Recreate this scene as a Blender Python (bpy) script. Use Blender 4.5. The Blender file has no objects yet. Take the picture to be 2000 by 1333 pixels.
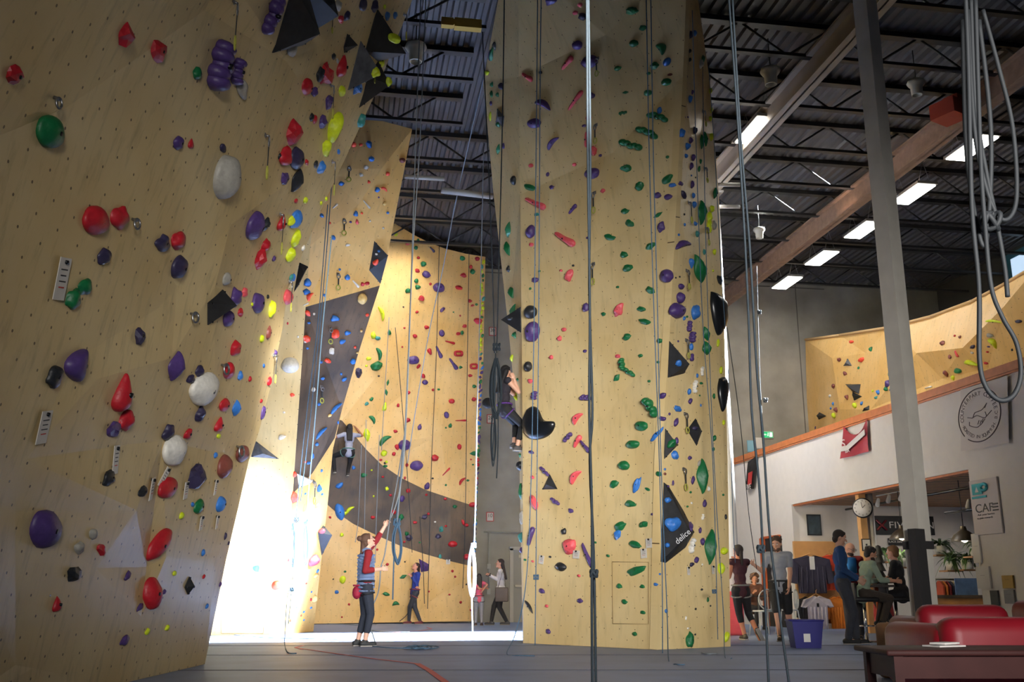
import bpy, bmesh, math, random
from mathutils import Vector, Matrix, geometry, noise
from mathutils.bvhtree import BVHTree

# ---------------------------------------------------------------- camera
SC = bpy.context.scene
COL = SC.collection
W, H, F = 2000.0, 1333.0, 1944.0
TH = math.atan(493.0 / F); YAW = math.radians(9.2); CH = 0.80
FH = Vector((math.sin(YAW), math.cos(YAW), 0)); RT = Vector((math.cos(YAW), -math.sin(YAW), 0)); UPZ = Vector((0, 0, 1))
FWD = FH * math.cos(TH) + UPZ * math.sin(TH); UPC = -FH * math.sin(TH) + UPZ * math.cos(TH)
EYE = Vector((0, 0, CH))
cam = bpy.data.cameras.new('camera'); cam.sensor_width = 36; cam.lens = 36 * F / W
cam.clip_end = 200
co = bpy.data.objects.new('camera', cam); COL.objects.link(co)
co.matrix_world = Matrix(((RT.x, UPC.x, -FWD.x, EYE.x), (RT.y, UPC.y, -FWD.y, EYE.y), (RT.z, UPC.z, -FWD.z, EYE.z), (0, 0, 0, 1)))
SC.camera = co
# ---------------------------------------------------------------- light
SC.view_settings.view_transform = 'Standard'; SC.view_settings.look = 'None'
SC.view_settings.gamma = 1; SC.view_settings.use_curve_mapping = False
SC.view_settings.exposure = -0.08
wd = bpy.data.worlds.new('world'); SC.world = wd; wd.use_nodes = True
wd.node_tree.nodes['Background'].inputs[0].default_value = (0.75, 0.82, 1, 1)
wd.node_tree.nodes['Background'].inputs[1].default_value = 0.03

def ray(px, py):
    return (RT * ((px - 1000) / F) + UPC * ((666.5 - py) / F) + FWD)
def at(px, py, d):
    r = ray(px, py); return EYE + r * (d / r.dot(FH))
def onz(px, py, z=0.0):
    r = ray(px, py); return EYE + r * ((z - CH) / r.z)
def onu(px, py, u):
    r = ray(px, py); return EYE + r * (u / r.x)
def onw(px, py, w):
    r = ray(px, py); return EYE + r * (w / r.y)
def proj(p):
    q = p - EYE; z = q.dot(FWD)
    return 1000 + F * q.dot(RT) / z, 666.5 - F * q.dot(UPC) / z, z

def area(name, loc, target, sx, sy, power, col=(1, 1, 1), spread=180):
    l = bpy.data.lights.new(name, 'AREA'); l.shape = 'RECTANGLE'; l.size = sx; l.size_y = sy
    l.energy = power; l.color = col; l.spread = math.radians(spread)
    o = bpy.data.objects.new(name, l); COL.objects.link(o); o.location = loc
    o.rotation_euler = (Vector(target) - Vector(loc)).to_track_quat('-Z', 'Y').to_euler()
    return o
# added fill lamps on the camera side, aimed into the hall, no window built
area('hall_fill', (1.8, -4.5, 2.7), (2.5, 16, 2.2), 4.0, 2.0, 232, (1, .975, .94), 39)
area('hall_fill', (4.8, 3.0, 4.0), (0.0, 17.5, 3.2), 2.0, 1.6, 105, (1, .96, .92), 40)
# added fill lamps hidden between the climbing walls, no opening in the roof
area('overhead_fill', (-1.2, 20.5, 9.7), (-1.8, 25.5, 2.0), 3.0, 1.6, 150, (1, .96, .9), 110)
area('overhead_fill', (0.6, 25.0, 9.8), (-0.6, 29, 2.0), 3.0, 1.2, 80, (1, .96, .9), 120)
# added lamps standing in for low sun: a strip across the floor behind the pillar, and a patch on the pale wall at the left
area('sun_standin', (11.2, 20.9, 9.6), (-1.0, 19.0, 0.0), 4.2, 6.0, 6500, (.88, .94, 1), 8)
area('sun_standin', (1.8, 1.0, 4.6), at(478, 1090, 20.4), 1.0, 2.4, 120, (1, .96, .9), 5)
# added fill lamps for the cafe and the balcony wall
area('cafe_fill', (13.4, 20.4, 2.7), (13.0, 20.6, 0), 3.0, 3.5, 40, (1, .93, .85))
area('balcony_fill', (6.5, 20.0, 8.8), (13.0, 24.5, 4.2), 3.0, 2.0, 150, (1, .96, .92), 80)

# ---------------------------------------------------------------- materials
def srgb(c):
    return tuple(((x / 255 + .055) / 1.055) ** 2.4 if x > 10 else x / 255 / 12.92 for x in c)
MATS = {}
def mat(name, rgb, rough=.55, metal=0.0, noise_amt=0.0, nscale=6.0, emit=0.0, bump=0.0, spec=None):
    if name in MATS: return MATS[name]
    m = bpy.data.materials.new(name); m.use_nodes = True; nt = m.node_tree
    b = nt.nodes['Principled BSDF']; c = srgb(rgb) + (1,)
    b.inputs['Base Color'].default_value = c; b.inputs['Roughness'].default_value = rough; b.inputs['Metallic'].default_value = metal
    if spec is not None: b.inputs['Specular IOR Level'].default_value = spec
    if emit:
        b.inputs['Emission Color'].default_value = c; b.inputs['Emission Strength'].default_value = emit
    if noise_amt or bump:
        tc = nt.nodes.new('ShaderNodeTexCoord'); n = nt.nodes.new('ShaderNodeTexNoise')
        n.inputs['Scale'].default_value = nscale; n.inputs['Detail'].default_value = 5
        nt.links.new(tc.outputs['Object'], n.inputs['Vector'])
        if noise_amt:
            mr = nt.nodes.new('ShaderNodeMapRange'); mr.inputs[1].default_value = .25; mr.inputs[2].default_value = .75
            mr.inputs[3].default_value = 1 - noise_amt; mr.inputs[4].default_value = 1 + noise_amt
            nt.links.new(n.outputs[0], mr.inputs[0])
            mx = nt.nodes.new('ShaderNodeVectorMath'); mx.operation = 'SCALE'; mx.inputs[0].default_value = c[:3]
            nt.links.new(mr.outputs[0], mx.inputs['Scale']); nt.links.new(mx.outputs[0], b.inputs['Base Color'])
        if bump:
            bp = nt.nodes.new('ShaderNodeBump'); bp.inputs['Strength'].default_value = bump; bp.inputs['Distance'].default_value = .02
            nt.links.new(n.outputs[0], bp.inputs['Height']); nt.links.new(bp.outputs[0], b.inputs['Normal'])
    MATS[name] = m; return m

def panel_mat(name, rgb, rgb2, rough=.42, k=0.3, dot=0.026, dotcol=(84, 64, 38), smudge=.12, bump=.03):
    """painted climbing panel: slow tone drift, scuffs and a staggered grid of bolt holes (UV in metres)"""
    m = bpy.data.materials.new(name); m.use_nodes = True; nt = m.node_tree; N = nt.nodes.new; L = nt.links.new
    b = nt.nodes['Principled BSDF']; b.inputs['Roughness'].default_value = rough
    uv = N('ShaderNodeUVMap'); uv.uv_map = 'UVMap'
    n1 = N('ShaderNodeTexNoise'); n1.inputs['Scale'].default_value = .9; n1.inputs['Detail'].default_value = 3
    n2 = N('ShaderNodeTexNoise'); n2.inputs['Scale'].default_value = 5; n2.inputs['Detail'].default_value = 7; n2.inputs['Roughness'].default_value = .65
    mp = N('ShaderNodeMapping'); mp.inputs['Scale'].default_value = (2.2, .45, 1)
    L(uv.outputs[0], n1.inputs['Vector']); L(uv.outputs[0], mp.inputs[0]); L(mp.outputs[0], n2.inputs['Vector'])
    mix = N('ShaderNodeMix'); mix.data_type = 'RGBA'
    mix.inputs[6].default_value = srgb(rgb) + (1,); mix.inputs[7].default_value = srgb(rgb2) + (1,)
    r1 = N('ShaderNodeMapRange'); r1.inputs[1].default_value = .35; r1.inputs[2].default_value = .65
    L(n1.outputs[0], r1.inputs[0]); L(r1.outputs[0], mix.inputs[0])
    r2 = N('ShaderNodeMapRange'); r2.inputs[1].default_value = .52; r2.inputs[2].default_value = .8; r2.inputs[3].default_value = 1; r2.inputs[4].default_value = 1 - smudge * 2.2
    L(n2.outputs[0], r2.inputs[0])
    sc = N('ShaderNodeVectorMath'); sc.operation = 'SCALE'; L(mix.outputs[2], sc.inputs[0]); L(r2.outputs[0], sc.inputs['Scale'])
    # bolt holes
    w = N('ShaderNodeVectorMath'); w.operation = 'SCALE'; w.inputs['Scale'].default_value = .05
    L(n1.outputs[1], w.inputs[0])
    ad = N('ShaderNodeVectorMath'); ad.operation = 'ADD'; L(uv.outputs[0], ad.inputs[0]); L(w.outputs[0], ad.inputs[1])
    masks = []
    for off in ((0, 0, 0), (.5, .5, 0)):
        mu = N('ShaderNodeVectorMath'); mu.operation = 'MULTIPLY_ADD'; mu.inputs[1].default_value = (1 / k, 1 / k, 0); mu.inputs[2].default_value = off
        L(ad.outputs[0], mu.inputs[0])
        fr = N('ShaderNodeVectorMath'); fr.operation = 'FRACTION'; L(mu.outputs[0], fr.inputs[0])
        sb = N('ShaderNodeVectorMath'); sb.operation = 'SUBTRACT'; sb.inputs[1].default_value = (.5, .5, 0); L(fr.outputs[0], sb.inputs[0])
        ln = N('ShaderNodeVectorMath'); ln.operation = 'LENGTH'; L(sb.outputs[0], ln.inputs[0])
        lt = N('ShaderNodeMath'); lt.operation = 'LESS_THAN'; lt.inputs[1].default_value = dot; L(ln.outputs['Value'], lt.inputs[0])
        masks.append(lt)
    mxm = N('ShaderNodeMath'); mxm.operation = 'MAXIMUM'; L(masks[0].outputs[0], mxm.inputs[0]); L(masks[1].outputs[0], mxm.inputs[1])
    fin = N('ShaderNodeMix'); fin.data_type = 'RGBA'; fin.inputs[7].default_value = srgb(dotcol) + (1,)
    L(mxm.outputs[0], fin.inputs[0]); L(sc.outputs[0], fin.inputs[6]); L(fin.outputs[2], b.inputs['Base Color'])
    bp = N('ShaderNodeBump'); bp.inputs['Strength'].default_value = bump * 8; bp.inputs['Distance'].default_value = .01
    L(n2.outputs[0], bp.inputs['Height']); L(bp.outputs[0], b.inputs['Normal'])
    MATS[name] = m; return m
panel_mat('ply', (222, 198, 146), (212, 184, 128))
panel_mat('ply_warm', (228, 188, 122), (218, 172, 98))
panel_mat('ply_left', (208, 186, 138), (196, 170, 118), rough=.36, dot=.036, smudge=.2)
panel_mat('brown_paint', (96, 76, 56), (52, 40, 30), rough=.6, dotcol=(30, 25, 20), smudge=.34)

# ---------------------------------------------------------------- basic builders
def link(name, me, m=None, parent=None, smooth=False):
    o = bpy.data.objects.new(name, me); COL.objects.link(o)
    if m is not None:
        for x in (m if isinstance(m, (list, tuple)) else [m]): me.materials.append(x)
    if parent is not None:
        o.parent = parent
    if smooth:
        for p in me.polygons: p.use_smooth = True
    return o
class MB:
    """collects shapes (world coordinates) into ONE mesh"""
    def __init__(s): s.v = []; s.f = []; s.m = []; s.sm = []
    def add(s, vs, fs, mi=0, sm=False):
        b = len(s.v); s.v += [Vector(v) for v in vs]; s.f += [tuple(i + b for i in f) for f in fs]
        s.m += [mi] * len(fs); s.sm += [sm] * len(fs); return s
    def box(s, c, d, rz=0.0, mi=0, M=None):
        c = Vector(c); R = M or Matrix.Rotation(rz, 3, 'Z')
        vs = [c + R @ Vector((x * d[0] / 2, y * d[1] / 2, z * d[2] / 2)) for x in (-1, 1) for y in (-1, 1) for z in (-1, 1)]
        return s.add(vs, [(0, 1, 3, 2), (4, 6, 7, 5), (0, 4, 5, 1), (2, 3, 7, 6), (0, 2, 6, 4), (1, 5, 7, 3)], mi)
    def rbox(s, c, d, r=.04, rz=0.0, mi=0, seg=3):
        bm = bmesh.new(); bmesh.ops.create_cube(bm, size=1)
        for v in bm.verts: v.co = Vector((v.co.x * d[0], v.co.y * d[1], v.co.z * d[2]))
        bmesh.ops.bevel(bm, geom=bm.edges[:], offset=r, segments=seg, affect='EDGES', profile=.5)
        R = Matrix.Rotation(rz, 3, 'Z'); c = Vector(c)
        vs = [c + R @ v.co for v in bm.verts]; bm.verts.index_update()
        s.add(vs, [[v.index for v in f.verts] for f in bm.faces], mi, True); bm.free(); return s
    def tube(s, pts, r, n=8, mi=0, cap=True, r1=None):
        pts = [Vector(p) for p in pts]
        if len(pts) < 2: return s
        vs = []; prev = None
        for i, p in enumerate(pts):
            t = (pts[min(i + 1, len(pts) - 1)] - pts[max(i - 1, 0)]);
            t = t.normalized() if t.length > 1e-9 else Vector((0, 0, 1))
            if prev is None:
                a = t.orthogonal().normalized()
            else:
                a = prev - t * prev.dot(t); a = a.normalized() if a.length > 1e-6 else t.orthogonal().normalized()
            prev = a; b = t.cross(a)
            rr = r if r1 is None else r + (r1 - r) * i / (len(pts) - 1)
            for k in range(n):
                an = 2 * math.pi * k / n; vs.append(p + (a * math.cos(an) + b * math.sin(an)) * rr)
        fs = [(i * n + k, i * n + (k + 1) % n, (i + 1) * n + (k + 1) % n, (i + 1) * n + k) for i in range(len(pts) - 1) for k in range(n)]
        if cap: fs += [tuple(range(n))[::-1], tuple((len(pts) - 1) * n + k for k in range(n))]
        return s.add(vs, fs, mi, True)
    def lathe(s, c, prof, n=24, mi=0, axis=None):
        c = Vector(c); R = (Vector(axis).to_track_quat('Z', 'Y').to_matrix() if axis is not None else Matrix.Identity(3))
        vs = [c + R @ Vector((r * math.cos(2 * math.pi * k / n), r * math.sin(2 * math.pi * k / n), z)) for r, z in prof for k in range(n)]
        fs = [(i * n + k, i * n + (k + 1) % n, (i + 1) * n + (k + 1) % n, (i + 1) * n + k) for i in range(len(prof) - 1) for k in range(n)]
        return s.add(vs, fs, mi, True)
    def ell(s, c, r, R=None, sub=2, mi=0, fn=None):
        bm = bmesh.new(); bmesh.ops.create_icosphere(bm, subdivisions=sub, radius=1); R = R or Matrix.Identity(3); c = Vector(c)
        vs = []
        for v in bm.verts:
            q = fn(v.co.copy()) if fn else v.co
            vs.append(c + R @ Vector((q.x * r[0], q.y * r[1], q.z * r[2])))
        bm.verts.index_update(); s.add(vs, [[v.index for v in f.verts] for f in bm.faces], mi, True); bm.free(); return s
    def limb(s, a, b, ra, rb, n=12, mi=0):
        """tapered limb with round ends"""
        a = Vector(a); b = Vector(b); d = (b - a); L = d.length; d = d.normalized() if L > 1e-6 else Vector((0, 0, 1))
        pts = []; rs = []
        for k in range(4): an = math.pi / 2 * k / 4; pts.append(a - d * ra * math.cos(an)); rs.append(max(ra * math.sin(an), 1e-4))
        pts.append(a); rs.append(ra); pts.append((a + b) / 2); rs.append((ra + rb) / 2); pts.append(b); rs.append(rb)
        for k in range(1, 5): an = math.pi / 2 * k / 4; pts.append(b + d * rb * math.sin(an)); rs.append(max(rb * math.cos(an), 1e-4))
        A = d.orthogonal().normalized(); B = d.cross(A); vs = []
        for p, r in zip(pts, rs): vs += [p + (A * math.cos(2 * math.pi * k / n) + B * math.sin(2 * math.pi * k / n)) * r for k in range(n)]
        fs = [(i * n + k, i * n + (k + 1) % n, (i + 1) * n + (k + 1) % n, (i + 1) * n + k) for i in range(len(pts) - 1) for k in range(n)]
        fs += [tuple(range(n))[::-1], tuple((len(pts) - 1) * n + k for k in range(n))]
        return s.add(vs, fs, mi, True)
    def prism(s, poly, z0, z1, mi=0):
        n = len(poly); vs = [(x, y, z0) for x, y in poly] + [(x, y, z1) for x, y in poly]
        return s.add(vs, [tuple(range(n))[::-1], tuple(range(n, 2 * n))] + [(i, (i + 1) % n, n + (i + 1) % n, n + i) for i in range(n)], mi)
    def build(s, name, m, parent=None, origin=None):
        o0 = Vector(origin) if origin is not None else (Vector((0, 0, 0)) if parent is None else wloc(parent))
        me = bpy.data.meshes.new(name); me.from_pydata([tuple(v - o0) for v in s.v], [], s.f)
        me.polygons.foreach_set('material_index', s.m); me.polygons.foreach_set('use_smooth', s.sm); me.update()
        o = link(name, me, m, parent)
        if parent is None: o.location = o0
        return o
def wloc(o):
    v = Vector((0, 0, 0))
    while o is not None: v += o.location; o = o.parent
    return v
def tag(o, label=None, cat=None, group=None, kind=None):
    if label: o['label'] = label
    if cat: o['category'] = cat
    if group: o['group'] = group
    if kind: o['kind'] = kind
    return o
def thing(name, loc, label, cat, group=None):
    o = bpy.data.objects.new(name, None); o.empty_display_size = .1; COL.objects.link(o); o.location = loc
    return tag(o, label, cat, group)
def struct(o): o['kind'] = 'structure'; return o
def smoothpath(pts, n=6):
    pts = [Vector(p) for p in pts]; out = []
    for i in range(len(pts) - 1):
        p0 = pts[max(i - 1, 0)]; p1 = pts[i]; p2 = pts[i + 1]; p3 = pts[min(i + 2, len(pts) - 1)]
        for k in range(n):
            t = k / n
            out.append(.5 * ((2 * p1) + (p2 - p0) * t + (2 * p0 - 5 * p1 + 4 * p2 - p3) * t * t + (-p0 + 3 * p1 - 3 * p2 + p3) * t ** 3))
    out.append(pts[-1]); return out
def text_geo(txt, size, align='CENTER'):
    cu = bpy.data.curves.new('t', 'FONT'); cu.body = txt; cu.size = size; cu.align_x = align; cu.align_y = 'CENTER'; cu.extrude = .0015
    o = bpy.data.objects.new('t', cu); COL.objects.link(o)
    bpy.context.view_layer.update(); dg = bpy.context.evaluated_depsgraph_get()
    me = bpy.data.meshes.new_from_object(o.evaluated_get(dg))
    vs = [v.co.copy() for v in me.vertices]; fs = [tuple(p.vertices) for p in me.polygons]
    bpy.data.objects.remove(o); bpy.data.curves.remove(cu); bpy.data.meshes.remove(me)
    return vs, fs
def add_text(mb, txt, size, origin, ex, ey, mi=0, align='CENTER', sx=1.0):
    vs, fs = text_geo(txt, size, align); ex = Vector(ex).normalized(); ey = Vector(ey).normalized(); ez = ex.cross(ey)
    mb.add([Vector(origin) + ex * v.x * sx + ey * v.y + ez * v.z for v in vs], fs, mi)

# ---------------------------------------------------------------- climbing wall panels
WALLS = {}
def in_poly(x, y, poly):
    c = False; n = len(poly)
    for i in range(n):
        x1, y1 = poly[i][:2]; x2, y2 = poly[(i + 1) % n][:2]
        if (y1 > y) != (y2 > y) and x < (x2 - x1) * (y - y1) / (y2 - y1) + x1: c = not c
    return c
def make_wall(key, name, lift, boundary, inner, edges, mats, paint=(), thick=.2, parent=None):
    """boundary / inner: (px, py, off) lifted onto the wall's surface; edges: creases as lists of points"""
    pts = []; idx = {}
    def pid(p):
        k = (round(p[0], 2), round(p[1], 2))
        if k not in idx: idx[k] = len(pts); pts.append(p)
        return idx[k]
    bl = [pid(p) for p in boundary]
    for p in inner: pid(p)
    es = [(bl[i], bl[(i + 1) % len(bl)]) for i in range(len(bl))]
    for line in edges:
        ids = [pid(p) for p in line]; es += list(zip(ids[:-1], ids[1:]))
    for poly, mi in paint:
        ids = [pid(p) for p in poly]; es += [(ids[i], ids[(i + 1) % len(ids)]) for i in range(len(ids))]
    r = geometry.delaunay_2d_cdt([Vector((p[0], p[1])) for p in pts], es, [], 0, 1e-4)
    vs2, _, fs, ov = r[0], r[1], r[2], r[3]
    V = []
    for i, v in enumerate(vs2):
        src = [pts[j] for j in ov[i] if j < len(pts)]
        if src: V.append(lift(*src[0]))
        else:   # crossing of two lines: blend the offsets of the nearest given points
            ds = sorted(((v - Vector(p[:2])).length, (p[2] if not isinstance(p[2], tuple) else 0)) for p in pts)[:3]
            ws = [1 / (d + 1) for d, _ in ds]; V.append(lift(v.x, v.y, sum(w * o for w, (_, o) in zip(ws, ds)) / sum(ws)))
    faces = []; mi = []
    for f in fs:
        cx = sum(vs2[i].x for i in f) / 3; cy = sum(vs2[i].y for i in f) / 3
        if not in_poly(cx, cy, boundary): continue
        a, b, c = (V[i] for i in f); n = (b - a).cross(c - a)
        if n.length < 1e-7: continue
        if n.dot(a - EYE) > 0: f = f[::-1]
        faces.append(tuple(f)); k = 0
        for poly, m_ in paint:
            if in_poly(cx, cy, poly): k = m_
        mi.append(k)
    av = Vector()
    for f in faces: a, b, c = (V[i] for i in f); av += (b - a).cross(c - a)
    av.normalize(); e1 = UPZ.cross(av).normalized(); e2 = av.cross(e1)
    back = [v - av * thick for v in V]; n0 = len(V)
    ecount = {}
    for f in faces:
        for i in range(3): ecount.setdefault(frozenset((f[i], f[(i + 1) % 3])), []).append((f[i], f[(i + 1) % 3]))
    allf = list(faces) + [tuple(i + n0 for i in f[::-1]) for f in faces]; ami = mi + [0] * len(faces)
    for e, l in ecount.items():
        if len(l) == 1: a, b = l[0]; allf.append((a, a + n0, b + n0, b)); ami.append(0)
    me = bpy.data.meshes.new(name); me.from_pydata([tuple(v) for v in V + back], [], allf)
    me.polygons.foreach_set('material_index', ami)
    uvl = me.uv_layers.new(name='UVMap')
    for lp in me.loops:
        c = me.vertices[lp.vertex_index].co; uvl.data[lp.index].uv = (c.dot(e1), c.dot(e2))
    me.update(); o = link(name, me, [MATS[m] for m in mats], parent)
    WALLS[key] = dict(bvh=BVHTree.FromPolygons([tuple(v) for v in V], faces), n=av, V=V, obj=o)
    return o
def plane_lift(a, b, c):
    n = (b - a).cross(c - a).normalized()
    if n.dot(a - EYE) > 0: n = -n
    def lift(px, py, off=0.0):
        if isinstance(off, tuple): return at(px, py, off[0])
        r = ray(px, py); t = (a + n * off - EYE).dot(n) / r.dot(n); return EYE + r * t
    return lift
def hit(key, px, py, vols=False):
    W_ = WALLS[key]; r = ray(px, py).normalized()
    l, n, i, d = W_['bvh'].ray_cast(EYE, r)
    if vols:
        for bv in W_.get('extra', []):
            l2, n2, i2, d2 = bv.ray_cast(EYE, r)
            if l2 is not None and (l is None or d2 < d): l, n, d = l2, n2, d2
    if l is None:
        # just past the rim: nearest point of the wall to the ray
        best = None
        for dd in range(50, 330, 4):
            q = EYE + r * (dd / 10.0); ll, nn, ii, dist = W_['bvh'].find_nearest(q)
            if ll is not None and (best is None or dist < best[0]): best = (dist, ll, nn)
        l, n = best[1], best[2]
    if n.dot(r) > 0: n = -n
    return l, n

# ================================================================ THE HALL
def plain(name, verts, faces, m, uv=None):
    me = bpy.data.meshes.new(name); me.from_pydata([tuple(v) for v in verts], [], faces); me.update()
    return struct(link(name, me, m))
floor_m = mat('floor_mat', (116, 136, 176), .5, noise_amt=.14, nscale=1.6, bump=.05)
conc = mat('concrete', (150, 146, 136), .8, noise_amt=.28, nscale=1.1, bump=.25)
white_w = mat('white_wall', (226, 220, 212), .7, noise_amt=.03)
dark_w = mat('dark_wall', (70, 68, 66), .85, noise_amt=.1, nscale=.8)
steel_d = mat('dark_steel', (34, 33, 33), .5, noise_amt=.1)
beam_m = mat('painted_beam', (176, 166, 152), .6, noise_amt=.12, nscale=3)
deckm = mat('roof_deck', (70, 67, 67), .55, .1, noise_amt=.12, nscale=1.5)
wood_t = mat('wood_trim', (178, 106, 62), .5, noise_amt=.18, nscale=8)
WB, UR, UW, UX = 29.0, 10.55, 14.12, 19.0
fm = MB(); fm.box((5, 12, -.1), (28, 40, .2)); struct(fm.build('floor', floor_m))
# mat seams and red tape on the floor
sm = MB()
for py in (1262, 1280.5, 1310):
    a = onz(250 if py > 1300 else 402, py, .004); b = onz(1700, py - 1, .004)
    sm.box((a + b) / 2, ((b - a).length, .022, .004), math.atan2(b.y - a.y, b.x - a.x))
struct(sm.build('trim_1', mat('seam', (60, 64, 74), .8)))
for nm, lab, lines in (('floor_tape', 'long faded red tape line across the grey floor mats', [[(578, 1266), (660, 1278), (735, 1288), (815, 1297)], [(815, 1297), (838, 1310), (870, 1333), (900, 1352)], [(592, 1262), (577, 1265.5), (590, 1269)]]),
                       ('floor_tape', 'short red tape arrow on the floor behind the vested person', [[(752, 1238), (826, 1232), (843, 1229), (834, 1226)]])):
    tp = MB()
    for line in lines:
        for (a, b) in zip(line[:-1], line[1:]):
            a = onz(*a, .006); b = onz(*b, .006); d = b - a; wdt = .07 if line[0] == (815, 1297) else .035
            tp.box((a + b) / 2, (d.length + .02, wdt, .003), math.atan2(d.y, d.x))
    tag(tp.build(nm, mat('red_tape', (196, 92, 98), .6)), lab, 'tape')
# back wall, right wall, outer walls
bw = MB(); bw.box((5, WB + .1, 5.4), (28, .2, 10.9)); struct(bw.build('wall_back', conc))
jm = MB()
for px in (1563, 1478):
    a = onw(px, 700, WB); jm.box((a.x, WB - .004, 5.3), (.03, .012, 10.6))
a = onw(1100, 842, WB); jm.box((9, WB - .004, onw(1500, 560, WB).z), (12, .012, .04))
struct(jm.build('trim_2', mat('joint', (96, 92, 86), .9)))
lw = MB(); lw.box((-8.1, 12, 5.4), (.2, 40, 10.9)); struct(lw.build('wall_left', dark_w))
ow = MB(); ow.box((UX + .1, 26, 5.4), (.2, 8, 10.9)); ow.box((UX + .1, 12, 9.3), (.2, 22, 3)); struct(ow.build('wall_right', dark_w))
# corrugated roof deck
RZ = 10.62
u0, u1, pit = -8.0, 19.0, .21; prof = []
u = u0
while u < u1:
    prof += [(u, RZ), (u + .075, RZ), (u + .105, RZ + .055), (u + .18, RZ + .055)]; u += pit
vs = []
for w in (9.0, WB): vs += [(x, w, z) for x, z in prof]
n = len(prof); dk = MB(); dk.add(vs, [(i, i + 1, n + i + 1, n + i) for i in range(n - 1)])
o = dk.build('ceiling', deckm); struct(o)
# open web joists, across the hall
w = 11.2; k = 0
while w < WB - .3:
    j = MB(); zt, zb = 10.56, 9.98
    for a0, a1 in (((-7.9, 1.95), (5.6, 18.9)) if 12 < w < 19 else ((-7.9, 18.9),)):
        j.box(((a0 + a1) / 2, w, zt), (a1 - a0, .16, .10)); j.box(((a0 + a1) / 2, w, zb), (a1 - a0, .11, .06))
        x = a0; up = True
        while x < a1 - .9:
            j.tube([(x, w, zb if up else zt), (x + .85, w, zt if up else zb)], .022, 6); x += .85; up = not up
    o = j.build('roof_joist', steel_d); struct(o); w += 1.78
# painted girders running away from the camera
def ibeam(name, u, w0, w1, zt, h, b, m):
    g = MB(); L = w1 - w0; c = (w0 + w1) / 2
    g.box((u, c, zt - .02), (b, L, .04)); g.box((u, c, zt - h + .02), (b, L, .04)); g.box((u, c, zt - h / 2), (.03, L, h))
    return struct(g.build(name, m))
ibeam('beam', 7.75, 8, 21.6, 10.0, .5, .26, beam_m)
ibeam('beam', 11.35, 8, WB, 10.0, .5, .24, mat('rust_beam', (140, 112, 92), .6, noise_amt=.25))
# white post beside the central pillar
p = onu(1434, 1200, 7.75); wp = MB(); wp.tube([(7.75, p.y, 0), (7.75, p.y, 9.5)], .15, 20); wp.box((7.75, p.y, 9.48), (.4, .4, .04)); wp.box((7.75, p.y, .02), (.4, .4, .04))
tag(wp.build('support_post', mat('white_post', (236, 234, 230), .5), origin=(7.75, p.y, 0)), 'round white steel post just right of the central climbing pillar', 'post')
# grey column in the foreground
cb = at(1836, 1333 + 60, 11.7); cx, cy = at(1787, 1000, 11.7).xy
cm = MB(); ca = math.radians(22)
cm.box((cx, cy, 5.3), (.21, .21, 10.6), ca); o = cm.build('steel_column', mat('grey_column', (196, 190, 178), .55, noise_amt=.1, nscale=4), origin=(cx, cy, 0))
tag(o, 'tall square grey steel column rising in front of the cafe', 'column')
cm = MB(); z1 = at(1790, 1035, 11.7).z
cm.box((cx - .07, cy - .10, (z1 + .3) / 2), (.17, .10, z1 - .3), ca); cm.box((cx, cy, z1 - .18), (.24, .24, .09), ca)
cm.build('column_guard', mat('guard', (44, 42, 42), .7), parent=o); 
# right wall: fascia above the open cafe, wall beyond it, balcony rail
def yv(px): return onu(px, 900, UR).y
ya, yb = yv(1540), yv(1889)
z_h = 2.88; z_f = 4.30
rw = MB()
rw.box((UR + .08, (ya + WB) / 2, z_f / 2), (.16, WB - ya, z_f))
rw.box((UR + .08, (ya + yb) / 2, (z_h + z_f) / 2), (.16, ya - yb, z_f - z_h))
rw.box((UR + .08, (yb + 4) / 2, z_f / 2), (.16, yb - 4, z_f)); struct(rw.build('wall_cafe', white_w))
tr = MB(); tr.box((UR + .06, (WB + 4) / 2, z_f + .07), (.24, WB - 4, .14)); tr.box((UR - .02, (WB + 4) / 2, z_f - .02), (.05, WB - 4, .03)); struct(tr.build('trim_3', wood_t))
mz = MB(); mz.box(((UR + UX) / 2, 16.5, 3.15), (UX - UR - .2, 24.9, .3)); struct(mz.build('balcony_floor', dark_w))
# cafe interior
ci = MB(); ci.box(((UR + 18.5) / 2, ya + .05, z_h / 2 + .05), (18.5 - UR, .1, z_h + .1)); struct(ci.build('wall_cafe_back', white_w))
ci = MB(); x = UR + .2
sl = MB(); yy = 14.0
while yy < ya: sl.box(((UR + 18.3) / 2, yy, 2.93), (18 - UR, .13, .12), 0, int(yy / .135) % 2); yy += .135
struct(sl.build('ceiling_slats', [mat('slat_wood', (186, 128, 74), .5, noise_amt=.25, nscale=5), mat('slat_gap_shade', (84, 52, 30), .6, noise_amt=.25, nscale=5)]))  # every other slat is dark, painting in the shaded gaps between the wood
lb = MB(); lb.box(((UR + 18.5) / 2 + .1, 18, 3.0 - .01), (18 - UR, 12, .02)); struct(lb.build('ceiling_cafe', mat('slat_dark', (34, 22, 14), .8)))
mb = MB(); mb.box((UR + .14, (ya + yb) / 2, z_h - .02), (.2, ya - yb, .04)); struct(mb.build('trim_4', wood_t))
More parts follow.
